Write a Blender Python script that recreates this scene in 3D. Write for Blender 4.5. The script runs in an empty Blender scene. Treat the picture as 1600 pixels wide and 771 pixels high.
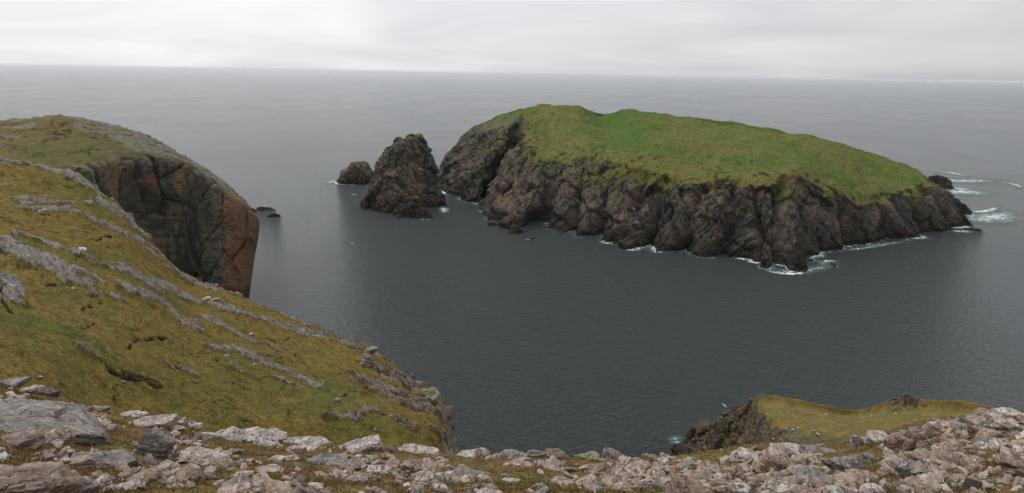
import bpy, bmesh, math, random
import numpy as np
from mathutils import Matrix, Vector, Euler

random.seed(7)
RNG = np.random.default_rng(7)
SC = bpy.context.scene
COL = SC.collection

# ------------------------------------------------------------------ camera
F, CX, CY, EYE = 1100.0, 800.0, 385.5, 100.0      # focal length in photo pixels, eye height above the sea
PITCH, ROLL = math.radians(13.90), math.radians(0.98)
cam_data = bpy.data.cameras.new('camera')
cam_data.sensor_width = 36.0
cam_data.lens = F / 1600.0 * 36.0
cam_data.clip_start = 0.1
cam_data.clip_end = 200000.0
cam = bpy.data.objects.new('camera', cam_data)
COL.objects.link(cam)
cam.matrix_world = Matrix.Translation((0, 0, EYE)) @ Matrix.Rotation(math.radians(90) - PITCH, 4, 'X') @ Matrix.Rotation(ROLL, 4, 'Z')
SC.camera = cam

# ------------------------------------------------------------------ sky and sun
SUN_AZ, SUN_EL = math.radians(-62), math.radians(48)     # azimuth from +Y, negative = towards the left of the view
world = bpy.data.worlds.new('World')
SC.world = world
world.use_nodes = True
wn, wl = world.node_tree.nodes, world.node_tree.links
wn.clear()
w_out = wn.new('ShaderNodeOutputWorld')
w_bg = wn.new('ShaderNodeBackground')
w_bg.inputs['Strength'].default_value = 0.1
w_sky = wn.new('ShaderNodeTexSky')
w_sky.sky_type = 'NISHITA'
w_sky.sun_disc = False
w_sky.sun_elevation = SUN_EL
w_sky.sun_rotation = SUN_AZ
w_sky.dust_density = 3.0
w_tc = wn.new('ShaderNodeTexCoord')
# cloud deck: flat layer seen from below, so project the direction on a plane overhead
w_sep = wn.new('ShaderNodeSeparateXYZ'); wl.new(w_tc.outputs['Generated'], w_sep.inputs[0])
w_zc = wn.new('ShaderNodeMath'); w_zc.operation = 'ABSOLUTE'; wl.new(w_sep.outputs['Z'], w_zc.inputs[0])
w_za = wn.new('ShaderNodeMath'); w_za.operation = 'ADD'; wl.new(w_zc.outputs[0], w_za.inputs[0]); w_za.inputs[1].default_value = 0.15
w_div = wn.new('ShaderNodeVectorMath'); w_div.operation = 'DIVIDE'
w_cmb = wn.new('ShaderNodeCombineXYZ')
for k in range(3): wl.new(w_za.outputs[0], w_cmb.inputs[k])
wl.new(w_tc.outputs['Generated'], w_div.inputs[0]); wl.new(w_cmb.outputs[0], w_div.inputs[1])
w_n1 = wn.new('ShaderNodeTexNoise'); w_n1.inputs['Scale'].default_value = 0.62; w_n1.inputs['Detail'].default_value = 3.5; w_n1.inputs['Roughness'].default_value = 0.5; w_n1.inputs['Distortion'].default_value = 0.6
wl.new(w_div.outputs[0], w_n1.inputs['Vector'])
w_r = wn.new('ShaderNodeValToRGB'); wl.new(w_n1.outputs['Fac'], w_r.inputs['Fac'])
w_r.color_ramp.elements[0].position = 0.28; w_r.color_ramp.elements[0].color = (6.7, 6.85, 7.2, 1)
w_r.color_ramp.elements[1].position = 0.70; w_r.color_ramp.elements[1].color = (8.8, 8.85, 9.0, 1)
# brighter towards the veiled sun
w_dot = wn.new('ShaderNodeVectorMath'); w_dot.operation = 'DOT_PRODUCT'
wl.new(w_tc.outputs['Generated'], w_dot.inputs[0])
w_dot.inputs[1].default_value = (math.sin(SUN_AZ) * math.cos(SUN_EL), math.cos(SUN_AZ) * math.cos(SUN_EL), math.sin(SUN_EL))
w_mr = wn.new('ShaderNodeMapRange'); wl.new(w_dot.outputs['Value'], w_mr.inputs['Value'])
w_mr.inputs['From Min'].default_value = -0.4; w_mr.inputs['From Max'].default_value = 1.0
w_mr.inputs['To Min'].default_value = 0.66; w_mr.inputs['To Max'].default_value = 1.45
# an overcast sky is brightest overhead
w_ov = wn.new('ShaderNodeMath'); w_ov.operation = 'MULTIPLY_ADD'; wl.new(w_zc.outputs[0], w_ov.inputs[0]); w_ov.inputs[1].default_value = 0.75; w_ov.inputs[2].default_value = 0.93
w_f = wn.new('ShaderNodeMath'); w_f.operation = 'MULTIPLY'; wl.new(w_ov.outputs[0], w_f.inputs[0]); wl.new(w_mr.outputs[0], w_f.inputs[1])
w_mul = wn.new('ShaderNodeVectorMath'); w_mul.operation = 'SCALE'
wl.new(w_r.outputs['Color'], w_mul.inputs[0]); wl.new(w_f.outputs[0], w_mul.inputs['Scale'])
w_mix = wn.new('ShaderNodeMix'); w_mix.data_type = 'RGBA'; w_mix.inputs['Factor'].default_value = 0.92
wl.new(w_sky.outputs['Color'], w_mix.inputs['A']); wl.new(w_mul.outputs[0], w_mix.inputs['B'])
wl.new(w_mix.outputs['Result'], w_bg.inputs['Color'])
wl.new(w_bg.outputs[0], w_out.inputs['Surface'])

sun_d = bpy.data.lights.new('sun', 'SUN'); sun_d.energy = 0.9; sun_d.angle = math.radians(25); sun_d.color = (1.0, 0.965, 0.91)
sun = bpy.data.objects.new('sun', sun_d); COL.objects.link(sun)
sdir = Vector((math.sin(SUN_AZ) * math.cos(SUN_EL), math.cos(SUN_AZ) * math.cos(SUN_EL), math.sin(SUN_EL)))
sun.rotation_euler = sdir.to_track_quat('Z', 'Y').to_euler()

SC.view_settings.view_transform = 'Standard'
SC.view_settings.look = 'None'
SC.view_settings.gamma = 1.0
SC.view_settings.exposure = 0.0
SC.view_settings.use_curve_mapping = False
SC.cycles.use_denoising = True
SC.cycles.use_adaptive_sampling = False
SC.cycles.max_bounces = 6
SC.cycles.transparent_max_bounces = 12
SC.cycles.volume_bounces = 0

# ------------------------------------------------------------------ survey: photo bearing -> place on the ground
def _dirs(px, py):
    px = np.asarray(px, float); py = np.asarray(py, float)
    x = (px - CX) / F; y = -(py - CY) / F
    c, s = math.cos(ROLL), math.sin(ROLL)
    x2 = c * x - s * y; y2 = s * x + c * y
    return np.stack([x2, y2 * math.sin(PITCH) + math.cos(PITCH), y2 * math.cos(PITCH) - math.sin(PITCH)], -1)

def at_z(px, py, z=0.0):
    d = _dirs(px, py)
    return np.array([0, 0, EYE]) + d * ((z - EYE) / d[..., 2])[..., None]

def at_r(px, py, r):
    d = _dirs(px, py)
    return np.array([0, 0, EYE]) + d * (np.asarray(r, float) / np.hypot(d[..., 0], d[..., 1]))[..., None]

def proj(P):
    q = np.asarray(P, float) - np.array([0, 0, EYE])
    sp, cp = math.sin(PITCH), math.cos(PITCH)
    fw = q[..., 1] * cp - q[..., 2] * sp
    x2 = q[..., 0] / fw; y2 = (q[..., 1] * sp + q[..., 2] * cp) / fw
    c, s = math.cos(ROLL), math.sin(ROLL)
    x = c * x2 + s * y2; y = -s * x2 + c * y2
    return CX + x * F, CY - y * F

# ------------------------------------------------------------------ noise
_G = np.array([[1,1,0],[-1,1,0],[1,-1,0],[-1,-1,0],[1,0,1],[-1,0,1],[1,0,-1],[-1,0,-1],[0,1,1],[0,-1,1],[0,1,-1],[0,-1,-1],[1,1,0],[-1,1,0],[0,-1,1],[0,-1,-1]], np.float32)

def _hash(ix, iy, iz, seed):
    with np.errstate(over='ignore'):
        h = ix.astype(np.uint32) * np.uint32(374761393) + iy.astype(np.uint32) * np.uint32(668265263) + iz.astype(np.uint32) * np.uint32(2246822519) + np.uint32((seed * 974711 + 12345) & 0xffffffff)
        h = (h ^ (h >> np.uint32(13))) * np.uint32(1274126177)
        h = (h ^ (h >> np.uint32(15))) * np.uint32(2654435761)
        return h ^ (h >> np.uint32(16))

def perlin(p, seed=0):
    sh = p.shape[:-1]
    p = np.asarray(p, float).reshape(-1, 3)
    i = np.floor(p).astype(np.int64); f = (p - i).astype(np.float32)
    u = f * f * f * (f * (f * 6 - 15) + 10)
    out = np.zeros(len(p), np.float32)
    for dx in (0, 1):
        wx = u[:, 0] if dx else 1 - u[:, 0]
        for dy in (0, 1):
            wy = u[:, 1] if dy else 1 - u[:, 1]
            for dz in (0, 1):
                wz = u[:, 2] if dz else 1 - u[:, 2]
                g = _G[_hash(i[:, 0] + dx, i[:, 1] + dy, i[:, 2] + dz, seed) & np.uint32(15)]
                out += wx * wy * wz * (g[:, 0] * (f[:, 0] - dx) + g[:, 1] * (f[:, 1] - dy) + g[:, 2] * (f[:, 2] - dz))
    return out.reshape(sh)

def fbm(p, octv=4, seed=0, gain=0.5):
    a, s, o = 1.0, 0.0, 0
    for k in range(octv):
        o = o + a * perlin(p * (2.03 ** k), seed + k); s += a; a *= gain
    return o / s * 1.5

def ridged(p, octv=4, seed=0, gain=0.5):
    a, s, o = 1.0, 0.0, 0
    for k in range(octv):
        o = o + a * (1 - np.abs(perlin(p * (2.03 ** k), seed + k)) * 1.8); s += a; a *= gain
    return o / s

def worley(p, seed=0):
    """F1, F2, random per cell, facet tilt per cell"""
    sh = p.shape[:-1]
    p = np.asarray(p, float).reshape(-1, 3)
    i = np.floor(p).astype(np.int64); f = p - i
    f1 = np.full(len(p), 9.0); f2 = np.full(len(p), 9.0); rid = np.zeros(len(p)); tilt = np.zeros(len(p))
    for dx in (-1, 0, 1):
        for dy in (-1, 0, 1):
            for dz in (-1, 0, 1):
                h = _hash(i[:, 0] + dx, i[:, 1] + dy, i[:, 2] + dz, seed)
                c = np.stack([(h & np.uint32(1023)) / 1023.0 + dx, ((h >> np.uint32(10)) & np.uint32(1023)) / 1023.0 + dy, ((h >> np.uint32(20)) & np.uint32(1023)) / 1023.0 + dz], -1)
                v = f - c; d = np.sqrt((v * v).sum(-1))
                near = d < f1
                f2 = np.where(near, f1, np.minimum(f2, d))
                r = ((h >> np.uint32(5)) & np.uint32(255)) / 255.0
                a = ((h >> np.uint32(13)) & np.uint32(255)) / 255.0 * 6.283
                t = v[:, 0] * np.cos(a) + v[:, 1] * np.sin(a) + v[:, 2] * (((h >> np.uint32(21)) & np.uint32(255)) / 127.5 - 1)
                f1 = np.where(near, d, f1); rid = np.where(near, r, rid); tilt = np.where(near, t, tilt)
    return f1.reshape(sh), f2.reshape(sh), rid.reshape(sh), tilt.reshape(sh)

def sstep(a, b, x):
    t = np.clip((x - a) / (b - a), 0, 1)
    return t * t * (3 - 2 * t)

def blocky(p, scale, seed, tilt=0.9):
    """jointed rock: every block sits proud or back by its own amount and has its own tilt"""
    w = p + 0.25 * scale * np.stack([perlin(p / scale, seed + 11), perlin(p / scale, seed + 12), perlin(p / scale, seed + 13)], -1)
    f1, f2, rid, t = worley(w / scale, seed)
    return (rid - 0.5) + tilt * t - 0.35 * (1 - sstep(0.0, 0.12, f2 - f1))

# ------------------------------------------------------------------ meshes
def cr_matrix(n, t, closed=False):
    M = np.zeros((len(t), n))
    for a, x in enumerate(t):
        i = int(math.floor(x))
        if not closed: i = max(0, min(n - 2, i))
        f = x - i
        w = (-.5*f + f*f - .5*f**3, 1 - 2.5*f*f + 1.5*f**3, .5*f + 2*f*f - 1.5*f**3, -.5*f*f + .5*f**3)
        for k in range(4):
            j = i - 1 + k
            if closed:
                M[a, j % n] += w[k]
            elif j < 0:
                M[a, 0] += 2 * w[k]; M[a, 1] -= w[k]
            elif j >= n:
                M[a, n-1] += 2 * w[k]; M[a, n-2] -= w[k]
            else:
                M[a, j] += w[k]
    return M

def params(counts, closed=False):
    t = []
    for i, c in enumerate(counts):
        t += [i + k / c for k in range(c)]
    if not closed: t.append(len(counts))
    return np.array(t, float)

def net(P, rc, cc, closed=False):
    """P rows x cols x 3 control net -> dense grid"""
    P = np.asarray(P, float)
    A = cr_matrix(P.shape[0], params(rc)); B = cr_matrix(P.shape[1], params(cc, closed), closed)
    return np.einsum('ij,jkc,lk->ilc', A, P, B)

def grid_normals(G, closed=False):
    if closed:
        du = np.roll(G, -1, 1) - np.roll(G, 1, 1)
    else:
        du = np.gradient(G, axis=1)
    dv = np.gradient(G, axis=0)
    n = np.cross(du, dv)
    return n / np.maximum(np.linalg.norm(n, axis=-1, keepdims=True), 1e-9)

def grid_faces(nr, nc, closed=False):
    cols = nc if closed else nc - 1
    r, c = np.meshgrid(np.arange(nr - 1), np.arange(cols), indexing='ij')
    c2 = (c + 1) % nc
    return np.stack([r * nc + c, r * nc + c2, (r + 1) * nc + c2, (r + 1) * nc + c], -1).reshape(-1, 4)

def mesh_np(name, V, Q, mats, attrs=None, smooth=True):
    me = bpy.data.meshes.new(name)
    V = np.ascontiguousarray(V, np.float32); Q = np.ascontiguousarray(Q, np.int32)
    k = Q.shape[1]
    me.vertices.add(len(V)); me.vertices.foreach_set('co', V.ravel())
    me.loops.add(Q.size); me.loops.foreach_set('vertex_index', Q.ravel())
    me.polygons.add(len(Q)); me.polygons.foreach_set('loop_start', np.arange(0, Q.size, k, dtype=np.int32))
    me.polygons.foreach_set('use_smooth', np.full(len(Q), smooth))
    for n, a in (attrs or {}).items():
        at = me.attributes.new(n, 'FLOAT', 'POINT'); at.data.foreach_set('value', np.ascontiguousarray(a, np.float32).ravel())
    me.update(calc_edges=True)
    me.validate()
    for m in (mats if isinstance(mats, (list, tuple)) else [mats]): me.materials.append(m)
    return me

def obj(name, me, parent=None, label=None, cat=None, group=None, kind=None, loc=None):
    o = bpy.data.objects.new(name, me)
    COL.objects.link(o)
    if parent is not None: o.parent = parent
    if loc is not None: o.location = loc
    if label: o['label'] = label
    if cat: o['category'] = cat
    if group: o['group'] = group
    if kind: o['kind'] = kind
    return o

def sub_mesh(name, V, Q, attrs, mask, mats, smooth=None):
    smooth = name not in ('cliff', 'crag', 'flank') if smooth is None else smooth
    q = Q[mask]
    used = np.zeros(len(V), bool); used[q.ravel()] = True
    idx = np.cumsum(used) - 1
    return mesh_np(name, V[used], idx[q], mats, {k: a.ravel()[used] for k, a in attrs.items()}, smooth)

# ------------------------------------------------------------------ materials
class NT:
    def __init__(self, name):
        self.m = bpy.data.materials.new(name); self.m.use_nodes = True
        self.t = self.m.node_tree; self.t.nodes.clear()
        self.out = self.t.nodes.new('ShaderNodeOutputMaterial')
        self.geo = self.t.nodes.new('ShaderNodeNewGeometry')
        self.tc = self.t.nodes.new('ShaderNodeTexCoord')
        self.pos = self.geo.outputs['Position']
        self.objc = self.tc.outputs['Object']
    def link(self, a, b): self.t.links.new(a, b)
    def put(self, sock, v):
        if isinstance(v, bpy.types.NodeSocket): self.link(v, sock)
        elif isinstance(v, (tuple, list)):
            sock.default_value = tuple(v) + (1,) if (len(v) == 3 and sock.type == 'RGBA') else tuple(v)
        else: sock.default_value = v
    def scale(self, v, s):
        n = self.t.nodes.new('ShaderNodeMapping'); self.put(n.inputs['Vector'], v); n.inputs['Scale'].default_value = s; return n.outputs[0]
    def rot(self, v, r, s=(1, 1, 1)):
        n = self.t.nodes.new('ShaderNodeMapping'); n.vector_type = 'TEXTURE'; self.put(n.inputs['Vector'], v); n.inputs['Rotation'].default_value = r; n.inputs['Scale'].default_value = s; return n.outputs[0]
    def vadd(self, a, b):
        n = self.t.nodes.new('ShaderNodeVectorMath'); n.operation = 'ADD'; self.put(n.inputs[0], a); self.put(n.inputs[1], b); return n.outputs[0]
    def noise(self, v, s, d=4, r=0.55, dist=0.0):
        n = self.t.nodes.new('ShaderNodeTexNoise'); self.put(n.inputs['Vector'], v)
        n.inputs['Scale'].default_value = s; n.inputs['Detail'].default_value = d; n.inputs['Roughness'].default_value = r; n.inputs['Distortion'].default_value = dist
        return n.outputs['Fac']
    def voro(self, v, s, feat='F1', out='Distance'):
        n = self.t.nodes.new('ShaderNodeTexVoronoi'); n.feature = feat; self.put(n.inputs['Vector'], v); n.inputs['Scale'].default_value = s; return n.outputs[out]
    def mr(self, v, a, b, c=0.0, d=1.0, smooth=True):
        n = self.t.nodes.new('ShaderNodeMapRange'); n.interpolation_type = 'SMOOTHSTEP' if smooth else 'LINEAR'
        self.put(n.inputs['Value'], v)
        for k, x in zip(('From Min', 'From Max', 'To Min', 'To Max'), (a, b, c, d)): self.put(n.inputs[k], x)
        return n.outputs[0]
    def math(self, op, a, b=0.0, c=0.0):
        n = self.t.nodes.new('ShaderNodeMath'); n.operation = op; self.put(n.inputs[0], a); self.put(n.inputs[1], b); self.put(n.inputs[2], c); return n.outputs[0]
    def mix(self, f, a, b, blend='MIX'):
        n = self.t.nodes.new('ShaderNodeMix'); n.data_type = 'RGBA'; n.blend_type = blend
        self.put(n.inputs['Factor'], f); self.put(n.inputs['A'], a); self.put(n.inputs['B'], b); return n.outputs['Result']
    def ramp(self, f, els):
        n = self.t.nodes.new('ShaderNodeValToRGB'); self.put(n.inputs['Fac'], f); cr = n.color_ramp
        while len(cr.elements) < len(els): cr.elements.new(0.5)
        for e, (p, c) in zip(cr.elements, els): e.position = p; e.color = tuple(c) + (1,)
        return n.outputs['Color']
    def attr(self, name):
        n = self.t.nodes.new('ShaderNodeAttribute'); n.attribute_name = name; return n.outputs['Fac']
    def sep(self, v):
        n = self.t.nodes.new('ShaderNodeSeparateXYZ'); self.put(n.inputs[0], v); return n.outputs
    def bump(self, h, strength=0.5, dist=0.1, normal=None):
        n = self.t.nodes.new('ShaderNodeBump'); self.put(n.inputs['Height'], h); n.inputs['Strength'].default_value = strength; n.inputs['Distance'].default_value = dist
        if normal is not None: self.put(n.inputs['Normal'], normal)
        return n.outputs[0]
    def bsdf(self, col, rough=0.9, normal=None, spec=0.3, **kw):
        n = self.t.nodes.new('ShaderNodeBsdfPrincipled'); self.put(n.inputs['Base Color'], col); self.put(n.inputs['Roughness'], rough)
        n.inputs['Specular IOR Level'].default_value = spec
        if normal is not None: self.put(n.inputs['Normal'], normal)
        for k, v in kw.items(): self.put(n.inputs[k], v)
        return n.outputs[0]
    def done(self, sh):
        self.link(sh, self.out.inputs['Surface']); return self.m

def mat_cliff(name, dark, mid, warm, pale, warm_amt=0.5, tide=True, moss=0.6, strata=(0.5, 0.0, 0.3), grain=1.0):
    t = NT(name); P = t.pos
    st = t.rot(P, strata, (14 * grain, 14 * grain, 2.2 * grain))
    big = t.noise(P, 0.035, 5, 0.6, 0.6)
    med = t.noise(P, 0.16, 5, 0.65, 0.8)
    lay = t.noise(st, 1.0, 5, 0.65, 0.4)
    fine = t.noise(P, 0.9, 5, 0.7)
    vert = t.noise(t.scale(P, (1, 1, 0.28)), 0.075, 4, 0.6, 0.7)
    c = t.mix(t.mr(lay, 0.36, 0.62), dark, mid)
    c = t.mix(t.math('MULTIPLY', t.mr(big, 0.50, 0.62), warm_amt), c, warm)
    c = t.mix(t.math('MULTIPLY', t.mr(med, 0.52, 0.72), 0.55), c, pale)
    c = t.mix(t.math('MULTIPLY', t.mr(vert, 0.46, 0.56), 0.9), c, dark)
    c = t.mix(t.math('MULTIPLY', t.mr(t.noise(P, 0.30, 4, 0.65, 1.0), 0.55, 0.66), 0.6), c, pale)
    c = t.mix(0.38, c, t.ramp(fine, [(0.25, (0.35, 0.34, 0.33)), (0.5, (1, 1, 1)), (0.75, (1.5, 1.45, 1.4))]), 'MULTIPLY')
    crack = t.mr(t.voro(t.vadd(P, t.scale(P, (0, 0, -0.45))), 0.33, 'DISTANCE_TO_EDGE'), 0.0, 0.06)
    c = t.mix(t.math('MULTIPLY', t.math('SUBTRACT', 1.0, crack), 0.3), c, (0.012, 0.011, 0.010))
    c = t.mix(t.math('MULTIPLY', t.attr('warm'), t.mr(lay, .30, .55, .35, 1.0)), c, t.mix(fine, warm, (0.115, 0.080, 0.048)))
    c = t.mix(t.math('MULTIPLY', t.attr('dark_mix'), t.mr(med, .35, .6, 1.0, .55)), c, t.mix(lay, (0.014, 0.0135, 0.013), (0.050, 0.046, 0.042)))
    nz = t.sep(t.geo.outputs['Normal'])[2]
    z = t.sep(P)[2]
    if moss:
        mm = t.math('MULTIPLY', t.mr(t.math('ADD', nz, t.math('MULTIPLY', t.math('SUBTRACT', med, 0.5), 1.3)), 0.50, 0.80), t.mr(z, 14.0, 38.0))
        c = t.mix(t.math('MULTIPLY', mm, moss), c, t.mix(fine, (0.045, 0.055, 0.014), (0.11, 0.105, 0.035)))
    if tide:
        zt = t.math('ADD', z, t.math('MULTIPLY', t.math('SUBTRACT', med, 0.5), 7.0))
        c = t.mix(t.mr(zt, 10.5, 5.5), c, t.mix(fine, (0.024, 0.018, 0.011), (0.048, 0.036, 0.022)))
        c = t.mix(t.mr(zt, 3.6, 1.8), c, (0.010, 0.009, 0.008))
    h = t.math('ADD', t.math('MULTIPLY', fine, 0.6), t.math('ADD', t.math('MULTIPLY', lay, 0.5), t.math('MULTIPLY', crack, 0.25)))
    return t.done(t.bsdf(c, 0.85, t.bump(h, 0.9, 0.9), 0.3))

def mat_turf(name, straw, green, brown, s=1.0, gshift=0.0, bumpd=0.25):
    t = NT(name); P = t.pos
    big = t.noise(P, 0.028 * s, 4, 0.6, 0.4)
    med = t.noise(P, 0.16 * s, 5, 0.65)
    fine = t.noise(P, 1.3 * s, 5, 0.75)
    tuft = t.noise(P, 2.3 * s, 4, 0.7)
    g = t.math('ADD', t.math('ADD', t.mr(t.math('ADD', t.math('MULTIPLY', big, 0.6), t.math('MULTIPLY', med, 0.4)), 0.42, 0.62), t.attr('green')), gshift)
    g = t.math('MINIMUM', t.math('MAXIMUM', g, 0.0), 1.0)
    c = t.mix(g, straw, green)
    c = t.mix(t.math('MULTIPLY', t.mr(fine, 0.5, 0.66), 0.75), c, brown)
    c = t.mix(0.8, c, t.ramp(t.noise(P, 0.42 * s, 5, 0.7, 0.5), [(0.28, (0.50, 0.52, 0.5)), (0.5, (1, 1, 1)), (0.72, (1.45, 1.4, 1.25))]), 'MULTIPLY')
    c = t.mix(t.math('MULTIPLY', t.mr(med, 0.58, 0.72), 0.4), c, straw)
    c = t.mix(0.75, c, t.ramp(tuft, [(0.28, (0.30, 0.30, 0.30)), (0.5, (1, 1, 1)), (0.72, (1.7, 1.62, 1.45))]), 'MULTIPLY')
    c = t.mix(t.attr('peat_shade'), c, (0.014, 0.010, 0.007))  # bare peat, and on the slope also painted tussock shade
    h = t.math('ADD', t.math('MULTIPLY', fine, 0.7), t.math('MULTIPLY', tuft, 0.35))
    return t.done(t.bsdf(c, 0.95, t.bump(h, 0.7, bumpd), 0.1))

def mat_band(name, a, b, c3, s=1.0):
    """grey lichened bedrock on the slope"""
    t = NT(name); P = t.pos
    st = t.rot(P, (0.0, 0.25, -0.75), (5.0, 0.7, 0.6))
    lay = t.noise(st, s, 5, 0.7, 0.3)
    med = t.noise(P, 0.5 * s, 5, 0.65); fine = t.noise(P, 3.0 * s, 4, 0.7)
    c = t.mix(t.mr(lay, 0.34, 0.62), a, b)
    c = t.mix(t.math('MULTIPLY', t.mr(med, 0.52, 0.7), 0.8), c, c3)
    c = t.mix(t.math('MULTIPLY', t.mr(fine, 0.60, 0.68), 0.75), c, (0.42, 0.39, 0.35))
    c = t.mix(t.math('MULTIPLY', t.mr(t.noise(P, 2.1 * s, 3, 0.6), 0.42, 0.33), 0.85), c, (0.030, 0.027, 0.020))
    gm = t.mr(t.noise(P, 0.8 * s, 4, 0.6, 0.5), 0.54, 0.62)
    c = t.mix(t.math('MULTIPLY', gm, 0.6), c, (0.085, 0.072, 0.020))
    h = t.math('ADD', t.math('MULTIPLY', lay, 0.9), t.math('MULTIPLY', fine, 0.35))
    return t.done(t.bsdf(c, 0.85, t.bump(h, 0.9, 0.35), 0.3))

def mat_rock(name, a, b, lich, dark, lamt=0.5, damt=0.5, s=1.0):
    """foreground quartzite and granite, every stone with its own grain offset"""
    t = NT(name)
    oi = t.t.nodes.new('ShaderNodeObjectInfo')
    off = t.math('MULTIPLY', oi.outputs['Random'], 57.0)
    cmb = t.t.nodes.new('ShaderNodeCombineXYZ')
    for k in range(3): t.link(off, cmb.inputs[k])
    P = t.vadd(t.pos, cmb.outputs[0])
    st = t.rot(P, (0.5, 0.35, 0.6), (1.0, 1.0, 0.16))
    lay = t.noise(st, 2.2 * s, 5, 0.65, 0.5)
    med = t.noise(P, 2.6 * s, 5, 0.65, 0.4); fine = t.noise(P, 16 * s, 5, 0.75); big = t.noise(P, 0.9 * s, 3, 0.6)
    c = t.mix(t.mr(lay, 0.35, 0.65), a, b)
    c = t.mix(t.math('MULTIPLY', t.mr(t.math('ADD', t.math('MULTIPLY', med, 0.7), t.math('MULTIPLY', fine, 0.3)), 0.50, 0.60), lamt), c, lich)
    spots = t.math('ADD', t.math('MULTIPLY', t.noise(P, 5.5 * s, 4, 0.7, 0.6), 0.8), t.math('MULTIPLY', fine, 0.2))
    c = t.mix(t.math('MULTIPLY', t.mr(spots, 0.52, 0.60), damt), c, dark)
    c = t.mix(t.mr(big, 0.62, 0.72), c, t.mix(0.5, c, dark))
    # moss and soil along the foot of the stone, where it meets the turf
    c = t.mix(0.9, c, t.ramp(fine, [(0.25, (0.42, 0.42, 0.42)), (0.5, (1, 1, 1)), (0.75, (1.35, 1.33, 1.3))]), 'MULTIPLY')
    crack = t.mr(t.voro(t.vadd(st, t.noise(P, 3.0, 3)), 1.7 * s, 'DISTANCE_TO_EDGE'), 0.0, 0.035)
    c = t.mix(t.math('MULTIPLY', t.math('SUBTRACT', 1.0, crack), t.mr(med, .4, .6, .0, .6)), c, (0.03, 0.025, 0.02))
    h = t.math('ADD', t.math('ADD', t.math('MULTIPLY', lay, 0.7), t.math('MULTIPLY', fine, 0.3)), t.math('MULTIPLY', crack, 0.3))
    return t.done(t.bsdf(c, 0.8, t.bump(h, 0.9, 0.07), 0.35))

M_ISLE = mat_cliff('island_rock', (0.020, 0.018, 0.0165), (0.098, 0.078, 0.056), (0.165, 0.098, 0.062), (0.205, 0.172, 0.122), 0.40, True, 0.75, (0.5, 0.35, 0.4))
M_HEAD = mat_cliff('headland_rock', (0.042, 0.041, 0.033), (0.125, 0.120, 0.080), (0.29, 0.115, 0.052), (0.150, 0.152, 0.098), 0.30, True, 0.45, (0.0, 0.06, 0.3), 0.8)
M_STACK = mat_cliff('stack_rock', (0.030, 0.026, 0.022), (0.105, 0.082, 0.055), (0.17, 0.12, 0.055), (0.19, 0.15, 0.11), 0.6, True, 0.5, (0.4, 0.3, 0.2), 0.7)
M_WET = mat_cliff('wet_rock', (0.012, 0.011, 0.010), (0.040, 0.032, 0.024), (0.05, 0.038, 0.025), (0.05, 0.042, 0.032), 0.3, False, 0.0)
M_ISLE_TURF = mat_turf('island_turf', (0.122, 0.116, 0.032), (0.064, 0.112, 0.019), (0.066, 0.066, 0.022), 0.6, 0.22, 1.8)
M_HEAD_TURF = mat_turf('headland_turf', (0.105, 0.080, 0.028), (0.070, 0.078, 0.020), (0.070, 0.052, 0.025), 0.9, -0.1, 0.4)
M_SPUR_TURF = mat_turf('slope_turf', (0.140, 0.100, 0.025), (0.086, 0.092, 0.020), (0.076, 0.052, 0.019), 1.3, -0.05, 0.5)
M_KNOLL_TURF = mat_turf('knoll_turf', (0.132, 0.102, 0.032), (0.100, 0.095, 0.028), (0.100, 0.072, 0.026), 1.5, 0.0, 0.15)
M_BAND = mat_band('slope_bedrock', (0.082, 0.070, 0.058), (0.205, 0.182, 0.162), (0.165, 0.128, 0.105))
M_CRAG = mat_band('crag_rock', (0.065, 0.052, 0.038), (0.19, 0.15, 0.115), (0.20, 0.14, 0.105))
M_HEADTOP = mat_band('headland_crown_rock', (0.062, 0.055, 0.036), (0.150, 0.128, 0.092), (0.105, 0.092, 0.050))
M_KNOLL_ROCK = mat_cliff('knoll_rock', (0.052, 0.038, 0.024), (0.120, 0.086, 0.050), (0.115, 0.092, 0.040), (0.18, 0.145, 0.10), 0.6, True, 0.5, (0.3, 0.6, 0.5), 0.4)

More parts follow.
